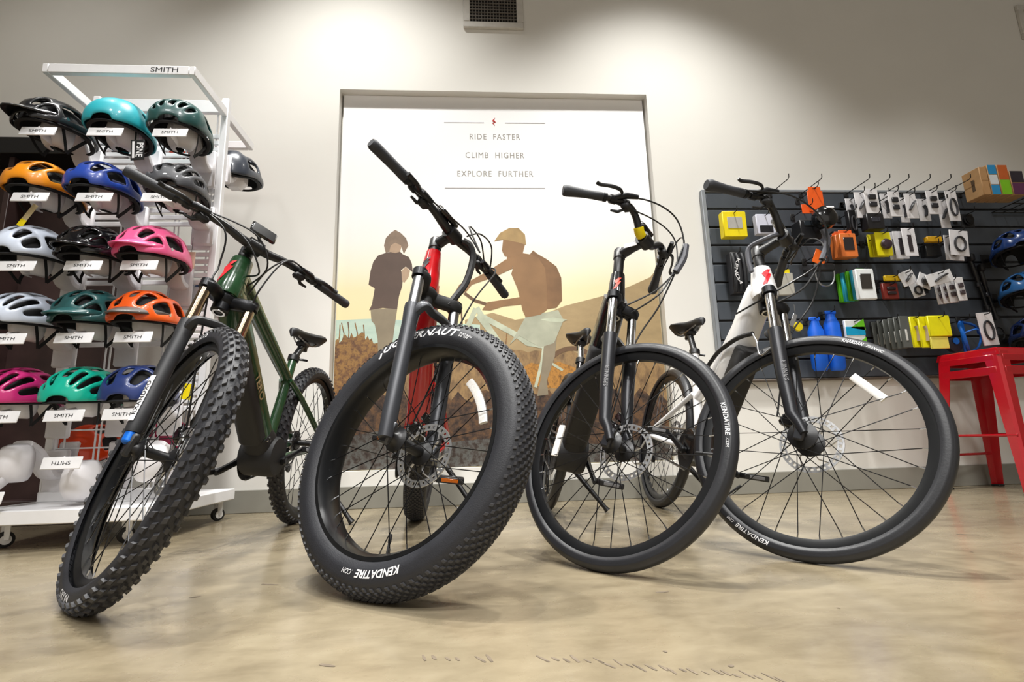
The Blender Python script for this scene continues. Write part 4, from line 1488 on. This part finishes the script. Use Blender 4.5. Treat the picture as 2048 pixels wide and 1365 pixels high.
# helmets on the far side of the rack
def back_helmet(style, m_, lab, pos, yaw=180):
    helmet(style, m_, lab, pos, yaw=yaw, straps=False)
    t = thing('helmet_stand', 'white helmet stand on the far side of the rack under the ' + lab.split(' on')[0], 'helmet stand', (pos[0], RYM + .014, pos[2]), group='white helmet stands')
    br = MB()
    br.box(V((.0, .014, -.02)), (.085, .024, .16), b=.008)
    br.sweep(spl([(0, .02, -.06), (0, .06, -.05), (0, .10, .0), (0, .14, .05), (0, .16, .06)], 4), [.040] * 17, [.018] * 17, n=14, p=3, side=(1, 0, 0))
    br.box(V((0, .15, .01)), (.11, .11, .13), b=.03)
    br.obj('arm', stand_white, t)


back_helmet('big', hm('slate', '#3a3f49', .3), 'dark slate helmet on the far side beyond the white post', (-1.27, 2.62, 1.76))
back_helmet('road', hm('cobalt', '#1d3f80', .3), 'cobalt blue helmet on the far side beyond the white post', (-1.33, 2.62, 1.06))
back_helmet('big', hm('tangerine', '#e8450f', .3), 'tangerine helmet on the far side seen through the rack wires', (-1.83, 2.62, .34))
back_helmet('big', hm('berry', '#a01848', .3), 'berry red helmet on the far side seen through the green bike wheel', (-1.50, 2.62, .35))
back_helmet('road', hm('charcoal', '#3a3b40', .5), 'charcoal helmet on the far side seen under the teal-blue helmet', (-1.86, 2.62, 1.87))
back_helmet('road', hm('poppy', '#d8401c', .3), 'poppy red helmet on the far side seen under the pine-green helmet', (-1.58, 2.62, 1.87))

# paper tags
tagm = mat('tag_cream', '#d9c79a', .6)
tg = thing('hang_tag', 'cream hang tag with a yellow foot dangling below the orange and olive helmet', 'tag', at(58, 440, 2.12))
p0, p1 = at(72, 410, 2.12) - at(58, 440, 2.12), at(38, 452, 2.12) - at(58, 440, 2.12)
q = p0.lerp(p1, .7)
MB().sweep([p0, q], .012, .001, n=4, p=8, side=(1, 0, .3)).obj('tag_strip', tagm, tg, smooth=0)
MB().sweep([q, p1], .013, .0015, n=4, p=8, side=(1, 0, .3)).obj('tag_foot', yellow, tg, smooth=0)
tg2 = thing('hang_tag', 'black hang tag with white letters hanging under the teal-blue helmet', 'tag', at(275, 300, 2.09))
MB().box((0, 0, 0), (.055, .003, .095), Matrix.Rotation(R(-5), 3, 'Y'), b=.001).obj('tag_card', black, tg2)
MB().box((-.016, -.002, 0), (.009, .001, .078), Matrix.Rotation(R(-5), 3, 'Y')).obj('tag_bar', white_ink, tg2)
text_on('PSNE', .026, lambda x, y: V((.010 + y, -.0022, -x * .8)), 'tag_lettering', white_ink, tg2, bold=.03)
tg3 = thing('hang_tag', 'cardboard price tag hanging beside the bright pink helmet', 'tag', at(384, 500, 2.3))
MB().box((0, 0, -.05), (.035, .002, .08), b=.0008).obj('tag_card', mat('tag_buff', '#cbb9a0', .7), tg3)
MB().sweep([(0, 0, -.01), (0, 0, .06)], .001, n=4).obj('tag_string', strap, tg3)
tg4 = thing('hang_tag', 'yellow hang tag with a white top seen through the green bike spokes', 'tag', at(372, 785, 2.2))
MB().sweep([(0, 0, -.03), (.012, 0, .035)], .022, .002, n=4, p=8, side=(1, 0, 0)).obj('tag_card', yellow, tg4, smooth=0)

# dark wooden cabinet by the wall behind the rack
cb_ = thing('display_cabinet', 'dark brown wooden wall cabinet with a black top rail behind the rack', 'cabinet', (-2.905, 2.90, 0))
MB().box((0, .06, 1.0), (1.9, .02, 1.99)).obj('back_panel', wood_dark, cb_, smooth=0)
for x in (-.94, -.31, .32, .94):
    MB().box((x, -.02, 1.0), (.03, .14, 1.99), b=.002).obj('side_panel', wood_dark, cb_)
MB().box((0, -.03, 2.045), (1.94, .2, .10), b=.004).obj('top_rail', black, cb_)
MB().box((0, -.02, .06), (1.9, .12, .12), b=.003).obj('plinth', wood_dark, cb_)


# ------------------------------------------------------------------ red metal stool
stool_m = mat('stool_red', '#b20d1b', .2, coat=.4, var=.04)
stl = thing('metal_stool', 'glossy red sheet-metal bar stool with splayed legs by the slatwall', 'stool', (2.895, 2.70, 0), R(11))
HS = .765
se = MB()
h_ = .152
se.box((0, 0, HS - .006), (2 * h_, 2 * h_, .012), b=.005)
for k in range(4):
    M = Matrix.Rotation(k * pi / 2, 3, 'Z')
    se.add([M @ V(p) for p in ((-h_, -h_, HS - .004), (h_, -h_, HS - .004), (h_ + .008, -h_ - .008, HS - .04), (-h_ - .008, -h_ - .008, HS - .04), (-h_ + .006, -h_ + .004, HS - .006), (h_ - .006, -h_ + .004, HS - .006), (h_, -h_ - .004, HS - .04), (-h_, -h_ - .004, HS - .04))],
           [(0, 1, 2, 3), (7, 6, 5, 4), (3, 2, 6, 7)])
se.obj('seat', stool_m, stl, smooth=30)


def sfoot(sx, sy, z):
    f = (HS - z) / HS
    return V((sx * (h_ + .004 + .062 * f), sy * (h_ + .004 + .062 * f), z))


for sx, sy in ((-1, -1), (1, -1), (1, 1), (-1, 1)):
    lg = MB()
    vs = []
    zs = (HS - .02, HS - .2, HS - .45, .0)
    for z in zs:
        f = (HS - z) / HS
        wd = .075 - .036 * f
        c = sfoot(sx, sy, z)
        vs += [c + V((-sx * wd, 0, 0)), c + V((-sx * .012, 0, 0)), c + V((0, -sy * .012, 0)), c + V((0, -sy * wd, 0)), c + V((-sx * .004, -sy * wd, 0)), c + V((-sx * .014, -sy * .014, 0)), c + V((-sx * wd, -sy * .004, 0))]
    fs = []
    for k in range(len(zs) - 1):
        for j in range(7):
            j2 = (j + 1) % 7
            fs.append((k * 7 + j, k * 7 + j2, (k + 1) * 7 + j2, (k + 1) * 7 + j))
    fs += [tuple(range(7)), tuple(21 + j for j in range(7))]
    lg.add(vs, fs)
    leg_o = lg.obj('leg', stool_m, stl, smooth=30)
    MB().box(sfoot(sx, sy, .006) + V((-sx * .02, -sy * .02, 0)), (.045, .045, .012), b=.003).obj('foot_cap', black_matte, leg_o)
for k in range(4):
    M = Matrix.Rotation(k * pi / 2, 3, 'Z')
    for nm, z, hh in (('apron', HS - .055, .035), ('apron', HS - .125, .045)):
        f = (HS - z) / HS
        e = h_ + .002 + .062 * f
        MB().box(M @ V((0, -e, z)), (2 * e - .05, .006, hh), M, b=.002).obj(nm, stool_m, stl)
    z = .30 if k % 2 else .19
    f = (HS - z) / HS
    e = h_ - .002 + .062 * f
    MB().sweep([M @ V((-e, -e, z)), M @ V((e, -e, z))], .0075, n=10).obj('stretcher', stool_m, stl)

# ------------------------------------------------------------------ slatwall with accessories
SY = WALL - .03
a0, a1 = at(1412, 384, SY), at(1441, 762, SY)
SX0, SZ1, SZ0 = (a0.x + a1.x) / 2, a0.z, a1.z
SX1 = 4.75
sw = thing('slatwall', 'dark grey slatwall panel hung with bike accessories', 'display panel', (SX0, SY, SZ0))
MB().box(((SX1 - SX0) / 2, .014, (SZ1 - SZ0) / 2), (SX1 - SX0, .018, SZ1 - SZ0)).obj('backer', black_matte, sw, smooth=0)
ns = 10
pitch_ = (SZ1 - SZ0) / ns
sl_me = MB().box(((SX1 - SX0) / 2, .0, 0), (SX1 - SX0 - .02, .012, pitch_ - .012), b=.003).mesh('slat', board)
for k in range(ns):
    link('slat', sl_me, sw, Matrix.Translation((0, 0, pitch_ * (k + .5))))
MB().box((-.006, .006, (SZ1 - SZ0) / 2), (.026, .036, SZ1 - SZ0 + .02), b=.003).obj('edge_trim', board_edge, sw)
MB().box(((SX1 - SX0) / 2, .006, SZ1 - SZ0 + .004), (SX1 - SX0, .036, .018), b=.003).obj('edge_trim', board_edge, sw)
MB().box(((SX1 - SX0) / 2, .006, -.004), (SX1 - SX0, .036, .014), b=.003).obj('edge_trim', mat('trim_brown', '#5b5046', .5), sw)

CM = {}


def pm(c, rough=.4):
    k = 'pack_' + c.strip('#')
    return mat(k, c, rough, var=.05)


HOOKS = []


def hook(p, length, label, group=None, tip=.02):
    """wire hook standing out of the board at x, z of p"""
    t = thing('wire_hook', label, 'hook', (p.x, SY - .008, p.z), group=group)
    MB().sweep([(0, .004, 0), (0, -length, 0), (0, -length - .01, .008), (0, -length - .012, .008 + tip)], .0028, n=6).obj('wire', black, t)
    MB().box((0, 0, 0), (.03, .006, .045), b=.002).obj('hook_plate', black_matte, t)
    HOOKS.append((p.x, p.z, length))
    return t


def hang(p, dep, what):
    """a hook for a product whose hanging point is p, unless one already passes there"""
    for x, z, l in HOOKS:
        if abs(x - p.x) < .03 and abs(z - p.z) < .035 and l > dep - .03:
            return
    hook(p, dep + .03, 'thin black wire hook carrying the ' + what)


def pack(name, label, cat, px, py, w_, h_, d, dep, col_, win=None, header=None, rot=0, group=None, item=None, yaw=0):
    """a boxed or carded product whose front face is centred on the pixel, dep metres off the board"""
    Y = SY - .006 - dep
    p = at(px, py, Y)
    hp = Matrix.Rotation(R(rot), 3, 'Y') @ V((0, 0, h_ / 2 + (.014 if header else -.012)))
    lw_ = label.replace(',', '').split()
    hang(p + hp, dep, ' '.join(lw_[:10]))
    M = Matrix.Translation(p) @ Matrix.Rotation(R(yaw), 4, 'Z') @ Matrix.Rotation(R(rot), 4, 'Y')
    t = thing(name, label, cat, M=M, group=group)
    MB().box((0, d / 2, 0), (w_, d, h_), b=min(.004, d * .3)).obj('package', pm(col_), t)
    if win:
        wc, ww, wh, wz = win
        MB().box((0, -.001, wz * h_), (w_ * ww, .004, h_ * wh), b=.001).obj('window', pm(wc, .2), t)
    if header:
        MB().box((0, d / 2 - .0005, h_ * .5 + .012), (w_ * .8, .0025, .028), b=.001).obj('header', pm(header), t)
        MB().box((0, d / 2 - .002, h_ * .5 + .014), (.02, .0015, .006)).obj('hang_hole', black_matte, t)
    if item:
        kind, ic = item
        im = pm(ic, .35)
        if kind == 'ring':
            pts = [(cos(2 * pi * k / 16) * w_ * .28, -.006, sin(2 * pi * k / 16) * h_ * .28 - .05 * h_) for k in range(16)]
            MB().sweep(pts, .006, n=6, closed=True).obj('item', im, t)
        elif kind == 'tool':
            MB().sweep(spl([(0, -.008, -h_ * .3), (w_ * .08, -.010, 0), (-w_ * .05, -.008, h_ * .18)], 4), [.010] * 9, [.008] * 9, n=8).obj('item', im, t)
        elif kind == 'lamp':
            MB().lathe([(.012, 0), (w_ * .3, .006), (w_ * .34, .02), (w_ * .26, .032), (.006, .036)], (0, 0, -h_ * .05), (0, -1, 0), 16).obj('item', im, t)
        elif kind == 'pads':
            for s in (-1, 1):
                MB().box((0, -.006, s * h_ * .15), (w_ * .55, .012, h_ * .2), b=.004).obj('item', im, t)
        elif kind == 'lever':
            MB().sweep(spl([(-w_ * .25, -.006, -h_ * .18), (0, -.012, h_ * .03), (w_ * .28, -.006, h_ * .16)], 4), .011, .006, n=8).obj('item', im, t)
    return t


for px in (1538, 1600, 1690, 1728, 1764, 1804, 1843, 1880, 1917):
    hook(at(px, 390, SY), .2, 'thin black wire hook in the top row of the slatwall', 'top row wire hooks')

wg = 'white carded accessories on the top hooks'
ORD = ('first', 'second', 'third', 'fourth', 'fifth', 'sixth', 'seventh', 'eighth', 'ninth', 'tenth', 'eleventh')
DESC = dict(lever='a dark lever', tool='a slim dark tool', pads='two dark pads', ring='a black ring', lamp='a dark knob')
for k, (px, py, w_, h_, dep, it) in enumerate(((1702, 418, .06, .14, .08, 'tool'), (1723, 410, .075, .17, .16, 'lever'), (1744, 402, .09, .16, .19, 'pads'), (1772, 412, .06, .17, .07, 'tool'), (1790, 408, .075, .165, .18, 'pads'), (1808, 420, .06, .17, .06, 'tool'), (1823, 412, .075, .165, .17, 'lever'), (1848, 420, .075, .15, .11, 'tool'), (1867, 405, .08, .155, .18, 'pads'), (1888, 428, .065, .19, .12, 'lever'), (1906, 412, .075, .2, .16, 'ring'))):
    pack('accessory_card', 'white card with %s, %s on the top hooks from the black light' % (DESC[it], ORD[k]), 'packaged part', px, py, w_, h_, .004, dep, '#e9e7ea', item=(it, '#2b2b30'), group=wg)
pack('saddle_bag', 'small black clip-on bag under a white card on the slatwall', 'bag', 1752, 442, .11, .1, .06, .19, '#1c1b1e', win=('#3a3b44', .5, .3, .1))
pack('cable_lock', 'coiled black cable lock hanging beside the white cards', 'lock', 1707, 445, .05, .17, .035, .12, '#1b1b1e', item=('ring', '#2c2c30'))
pack('tube_box', 'yellow inner-tube box with a grey window near the white bike grip', 'box', 1470, 448, .15, .165, .05, .12, '#efd80e', win=('#b3b1ab', .62, .45, .05))
pack('phone_mount_pack', 'white and black phone mount package beside the yellow tube box', 'package', 1532, 448, .12, .13, .04, .12, '#d6d8e8', win=('#26262b', .7, .35, -.25))
pack('glove_card', 'orange cross-shaped card above a black light', 'card', 1632, 402, .10, .135, .004, .17, '#f2601a', header='#f2601a')
pack('light_card', 'orange side card beside the round black light', 'card', 1618, 418, .09, .06, .004, .165, '#ee5a16')
# round black saddle light
lt_ = thing('rear_light', 'round black rear light with a white logo hanging on the slatwall', 'light', at(1657, 432, SY - .28))
MB().lathe([(.02, 0), (.06, .01), (.072, .04), (.066, .07), (.04, .088), (.01, .092)], (0, .08, 0), (0, -1, .1), 24).obj('housing', black_gloss, lt_)
MB().box((.01, -.012, .05), (.045, .006, .014), Matrix.Rotation(R(-25), 3, 'X'), b=.002).obj('logo', white_ink, lt_)
MB().sweep([(0, .06, -.05), (.02, .06, -.1), (.05, .05, -.08)], .006, n=8).obj('strap', black_matte, lt_)
pack('saddle_bag', 'boxy black saddle bag left of the round black light', 'bag', 1622, 458, .13, .12, .09, .17, '#17171a', win=('#2c3238', .6, .25, .3))
for k, (px, py, dep) in enumerate(((1684, 494, .06), (1690, 492, .12), (1698, 490, .18))):
    pack('grip_box', 'orange package with black grips, %s from the board on its hook' % ORD[k], 'package', px, py, .105, .15, .035, dep, '#e27a38', win=('#2f2a2c', .6, .55, .05), header='#e8652a', group='orange grip packages')
for k, (px, py, dep) in enumerate(((1752, 492, .06), (1760, 491, .11), (1768, 488, .17))):
    pack('brake_pad_card', 'bright yellow card with a dark knob, %s from the board on its hook' % ORD[k], 'packaged part', px, py, .1, .15, .006, dep, '#f0e413', item=('lamp', '#3b2c34'), group='yellow brake pad cards')
for k, (px, py, dep) in enumerate(((1790, 492, .08), (1802, 490, .13), (1820, 484, .18))):
    pack('cable_card', 'tall white card with a dark strip, %s along from the yellow cards' % ORD[k], 'packaged part', px, py, .085, .18, .005, dep, '#ecebf0', win=('#3a3438', .3, .6, -.05), group='tall white cards in the middle row')
pack('multi_tool', 'yellow and black folding tool on the middle hooks', 'tool', 1870, 478, .1, .035, .03, .15, '#d9a518')
pack('tool_pouch', 'black pouch under the yellow folding tool', 'pouch', 1868, 500, .1, .08, .05, .12, '#18181a')
for px, py, dep, r, wh_ in ((1908, 496, .10, 4, 'behind its twin'), (1919, 486, .19, 6, 'in front of its twin')):
    pack('cable_kit_card', 'large white card with a coiled black cable, ' + wh_, 'packaged part', px, py, .12, .165, .006, dep, '#ecebef', item=('ring', '#2a2a2e'), rot=r, group='white cable kit cards')
pack('glove_card', 'orange tag holding a looped cable lock beside the orange packages', 'card', 1640, 515, .075, .09, .004, .17, '#f06a1c', rot=25)
lp_ = thing('loop_lock', 'silver loop cable lock hanging under the orange tag', 'lock', at(1650, 555, SY - .17))
MB().sweep(spl([(-.05, 0, .06), (-.055, 0, .0), (-.03, 0, -.045), (.01, 0, -.055), (.045, 0, -.03), (.06, 0, .02), (.055, 0, .07)], 5), .005, n=8).obj('cable', steel, lp_)
MB().box((0, 0, .06), (.13, .03, .05), b=.01).obj('lock_body', black_matte, lp_)
hang(at(1650, 555, SY - .17) + V((0, 0, .08)), .17, 'silver loop cable lock')
tpk = pack('tire_pack', 'folded black tire with white lettering hanging on the slatwall edge', 'tire', 1478, 545, .085, .26, .06, .10, '#26262a')
for q, (dx, w2) in enumerate(((-.03, .012), (.0, .014), (.03, .012))):
    MB().sweep(spl([(dx, .002, -.12), (dx, -.012, -.06), (dx, -.014, .06), (dx, .002, .12)], 4), w2, .01, n=10, side=(1, 0, 0)).obj('tire_fold', rubber_slick, tpk)
text_on('KENDA', .034, lambda x, y: V((-.03 + y * .6 + .04 * (x / .1) ** 2, -.026, -x)), 'band_lettering', white_ink, tpk, bold=.02, shear=.2)
pack('tube_bag', 'clear bag with a yellow header beside the white bike head tube', 'bag', 1572, 568, .105, .14, .03, .12, '#b9b6ac', header='#f0da10')
cols5 = ['#5dbf1e', '#35b8d8', '#5dbf1e', '#35b8d8', '#5dbf1e']
for k in range(5):
    pack('tube_box', ('green' if k % 2 == 0 else 'teal-blue') + ' inner-tube box, %s from the board behind the white box' % ORD[k], 'box', 1688 + 9.5 * k, 576 - 2.2 * k, .062, .185, .022, .035 + .035 * k, cols5[k], group=('green' if k % 2 == 0 else 'teal') + ' tube boxes')
pack('tube_box', 'white inner-tube box with a dark window in front of the green ones', 'box', 1733, 568, .112, .185, .028, .22, '#eef2f3', win=('#3b3733', .6, .5, .08))
pack('patch_kit', 'yellow and black patch kit above a red package', 'package', 1786, 556, .10, .035, .02, .13, '#e6bf12')
pack('brake_pad_card', 'dull red blister pack beside the white tube box', 'packaged part', 1782, 582, .1, .1, .02, .11, '#7c2a22', item=('pads', '#2a2024'))
dg = 'tilted white cards in the lower row'
for px, py, w_, h_, dep, r, it, lb in ((1816, 556, .1, .09, .14, -20, 'lever', 'tilted white card with a dark lever next to the yellow patch kit'), (1850, 562, .09, .085, .16, 25, 'lamp', 'tilted white card with a round dark knob in the lower row'), (1880, 556, .17, .075, .20, -14, 'lever', 'wide tilted white card with a long dark lever above the narrow cards'), (1835, 580, .08, .09, .10, -15, 'ring', 'tilted white card with a black ring in the lower row')):
    pack('lever_card', lb, 'packaged part', px, py, w_, h_, .005, dep, '#ececee', rot=r, item=(it, '#2a2828'), group=dg)
for k, (px, py, dep) in enumerate(((1880, 586, .09), (1892, 584, .13), (1904, 582, .17), (1922, 578, .2))):
    pack('valve_card', 'narrow white card with small dark fittings, %s from the tilted cards' % ORD[k], 'packaged part', px, py, .055, .145, .005, dep, '#efeef0', item=('pads', '#4a4044'), rot=-3, group='narrow white cards in the lower row')
# blue bags
for px, py, w_, h_, lab in ((1635, 692, .088, .30, 'shorter blue padded bottle bag behind the white bike tire'), (1668, 685, .088, .34, 'taller blue padded bottle bag behind the white bike tire')):
    p = at(px, py, SY - .09)
    t = thing('bottle_bag', lab, 'bag', p)
    hang(p + V((0, 0, h_ / 2 + .015)), .09, lab.split(' behind')[0])
    bm = mat('bag_blue', '#0f63dd', .45, var=.15, scale=10)
    MB().sweep([(0, 0, -h_ / 2), (0, 0, -h_ / 2 + .02), (0, 0, 0), (0, 0, h_ / 2 - .06), (0, 0, h_ / 2 - .02), (0, 0, h_ / 2)], [w_ * .40, w_ * .5, w_ * .52, w_ * .48, w_ * .3, w_ * .28], [.025, .036, .04, .035, .022, .02], n=18, p=2.6, side=(1, 0, 0)).obj('pouch', bm, t)
    MB().box((0, -.005, h_ / 2 + .012), (w_ * .8, .012, .022), b=.004).obj('flap', bm, t)
    for zz in (-.1, .02):
        MB().box((0, -.036, h_ * .4 * zz * 4), (w_ * .6, .004, .012), b=.001).obj('stripe', mat('bag_light_blue', '#4aa0ff', .5), t)
sp_ = pack('patch_pack', 'green, white and blue sachet pack beside the blue bags', 'package', 1712, 668, .12, .17, .02, .14, '#e7eaea', win=('#14a0d0', .98, .3, .1))
MB().add([V(q) for q in ((.058, -.003, .09), (.062, -.003, .02), (-.03, -.003, .035))], [(0, 1, 2)]).obj('corner_print', pm('#6cc81e'), sp_, smooth=0)
MB().add([V(q) for q in ((.058, -.003, -.02), (.0, -.003, -.06), (.058, -.003, -.06))], [(0, 1, 2)]).obj('corner_print', pm('#6cc81e'), sp_, smooth=0)
for k in range(6):
    pack('grip_card', 'grey blister card with a white strip, %s from the sachet pack' % ORD[k], 'packaged part', 1757 + 11 * k, 674 - 2 * k, .06, .19, .008, .04 + .026 * k, '#5b5e5b', win=('#d8d8d4', .2, .35, -.1), group='grey blister cards in the bottom row')
for k, (px, py, w_, h_, dep) in enumerate(((1832, 664, .055, .19, .12), (1850, 664, .06, .19, .15))):
    pack('tire_lever_pack', ('narrow yellow pack with a tan lever next to the ' + ('grey cards', 'wide yellow pack')[k]), 'package', px, py, w_, h_, .014, dep, '#f2ea14', item=('tool', '#b7a48c'), group='yellow lever packs')
spk_ = pack('sponge_pack', 'wide bright yellow pack in the bottom row', 'package', 1880, 652, .14, .125, .02, .18, '#f6f012')
MB().box((-.012, .012, -.1), (.11, .012, .07), b=.002).obj('lower_flap', pm('#efe56a'), spk_)
# blue bottle cage and round items
bc = thing('bottle_cage', 'blue bottle cage hanging right of the yellow packs', 'bottle cage', at(1938, 672, SY - .14))
hang(at(1938, 672, SY - .14) + V((0, 0, .1)), .12, 'blue bottle cage')
bcm = mat('cage_blue', '#1668c8', .35)
for s in (-1, 1):
    MB().sweep(spl([(s * .01, .03, .09), (s * .05, 0, .06), (s * .055, -.02, .0), (s * .035, -.01, -.07), (0, .02, -.10)], 5), .010, .006, n=8).obj('cage_rail', bcm, bc)
MB().sweep(spl([(-.055, -.01, .01), (0, -.05, .03), (.055, -.01, .01)], 5), .008, .005, n=8).obj('cage_band', bcm, bc)
MB().box((0, .035, 0), (.03, .012, .2), b=.004).obj('cage_spine', bcm, bc)
rl = thing('tape_roll', 'small blue and black round pack below the yellow packs', 'package', at(1908, 690, SY - .12))
MB().lathe([(.02, 0), (.045, .004), (.045, .03), (.02, .034)], (0, .02, 0), (0, -1, 0), 20).obj('roll', mat('roll_dark', '#22222a', .5), rl)
MB().lathe([(.02, 0), (.02, .004)], (0, -.016, .02), (0, -1, 0), 16).obj('roll_label', bcm, rl)
pack('light_card', 'white card with a black bell lamp at the end of the bottom row', 'packaged part', 1976, 658, .10, .2, .006, .17, '#eceaec', item=('ring', '#26262a'), rot=-4)
tp3 = thing('loop_strap', 'thin black loop strap beside the white lamp card', 'strap', at(2000, 668, SY - .08))
MB().sweep([(cos(2 * pi * k / 20) * .03, 0, sin(2 * pi * k / 20) * .04) for k in range(20)], .004, n=6, closed=True).obj('loop', black, tp3)
# pumps
for k, (xa, ya, xb, yb) in enumerate(((1940, 520, 1976, 620), (1960, 540, 1994, 640))):
    pa = at(xa, ya, SY - .03)
    t = thing('frame_pump', 'long slim black frame pump hanging nearer the ' + ('white cards', 'blue helmets')[k], 'pump', pa, group='black frame pumps')
    e = at(xb, yb, SY - .03) - pa
    MB().lathe([(.009, 0), (.014, .005), (.014, e.length * .3), (.011, e.length * .32), (.011, e.length - .03), (.015, e.length - .028), (.015, e.length)], (0, 0, 0), e, 14).obj('barrel', black, t)
    MB().box((0, -.01, .01), (.03, .04, .05), b=.008).obj('pump_head', black_matte, t)
    MB().box(e * .5, (.034, .018, .03), b=.005).obj('clip', darkgrey, t)
ci = thing('cassette_pack', 'small black sprocket pack under the top row of cards', 'package', at(1938, 440, SY - .10))
MB().lathe([(.012, 0), (.034, .003), (.034, .012), (.026, .014), (.026, .02), (.012, .022)], (0, .01, 0), (0, -1, 0), 18).obj('sprocket', anod, ci)
MB().box((0, .014, 0), (.09, .004, .09), b=.001).obj('backing', black_matte, ci)
hang(at(1938, 440, SY - .10) + V((0, 0, .04)), .10, 'small black sprocket pack')

# boxes on a wire shelf at the right end
shf = thing('wire_shelf', 'black wire shelf holding cardboard boxes on the slatwall', 'shelf', at(2030, 425, SY - .01))
so = at(2030, 425, SY - .01)
for k in range(9):
    MB().sweep([(-.16 + .075 * k, 0, 0), (-.16 + .075 * k, -.27, 0)], .003, n=6).obj('wire', black, shf)
for y in (-.005, -.14, -.27):
    MB().sweep([(-.17, y, -.004), (.46, y, -.004)], .004, n=6).obj('rail', black, shf)
bx_m = mat('cardboard', '#c39a6b', .7, var=.08)
zs_ = so.z + .006
x_ = at(1968, 400, SY - .24).x
for k, (w_, h_, side, lab) in enumerate(((.05, .185, ('#b98f62', '#b98f62'), 'plain cardboard tube box at the shelf end'), (.06, .2, ('#2a8ec8', '#dfe4e8', '#2a8ec8'), 'cardboard box with a blue and white face on the wire shelf'), (.07, .2, ('#c4612a', '#7fc41c'), 'box with an orange and green face next to the blue faced box'), (.09, .16, ('#2a2430', '#5c2a50'), 'dark purple box at the far end of the wire shelf'))):
    t = thing('shelf_box', lab, 'box', (x_ + w_ / 2, SY - .19, zs_))
    MB().box((0, 0, h_ / 2), (w_, .115, h_), b=.003).obj('carton', bx_m, t)
    MB().box((-w_ / 2 - .0008, -.005, h_ * .45), (.0015, .02, h_ * .4), b=.0004).obj('carton_print', mat('carton_ink', '#5e4a34', .7), t)
    ns_ = len(side)
    for q, cc in enumerate(side):
        MB().box((0, -.0582, h_ * (ns_ - q - .5) / ns_), (w_ - .006, .0015, h_ / ns_ - .004), b=.0004).obj('face_print', pm(cc), t)
    x_ += w_ + .006
# helmets at the right edge
hl = [('navy_gloss', '#16356e', 2012, 508, 'glossy navy helmet on the slatwall peg near the pumps'), ('steel_blue', '#2a5f98', 2030, 592, 'steel blue helmet on the slatwall peg above the stool'), ('midnight', '#152650', 2052, 680, 'midnight blue helmet partly hidden by the red stool')]
for nm, c, px, py, lab in hl:
    p = at(px, py, SY - .2)
    helmet('big', hm(nm, c, .2), lab, (p.x + .075, SY - .2, p.z), yaw=-35, straps=True, group='helmets on the slatwall')
    t = thing('helmet_peg', 'black peg arm that carries the ' + lab.split(' on')[0].split(' partly')[0], 'peg', (p.x + .07, SY - .006, p.z + .02), group='helmet pegs')
    MB().sweep([(0, 0, 0), (0, -.12, 0), (0, -.15, .01)], .012, n=10).obj('arm', black, t)
    MB().box((0, -.003, 0), (.06, .006, .09), b=.002).obj('peg_plate', black_matte, t)
# key-ring on the white bike
kt = thing('key_tag', 'yellow key tag with silver keys hanging by the white bike fork', 'key tag', at(1590, 625, 1.78))
MB().sweep([(0, 0, .03), (0, 0, -.03)], .001, n=5).obj('wire', steel, kt)
MB().box((-.01, 0, -.03), (.016, .004, .05), Matrix.Rotation(R(25), 3, 'Y'), b=.001).obj('key', steel, kt)
MB().lathe([(.016, 0), (.018, .004), (.016, .010)], (.004, .005, -.055), (0, -1, 0), 14).obj('tag', yellow, kt)
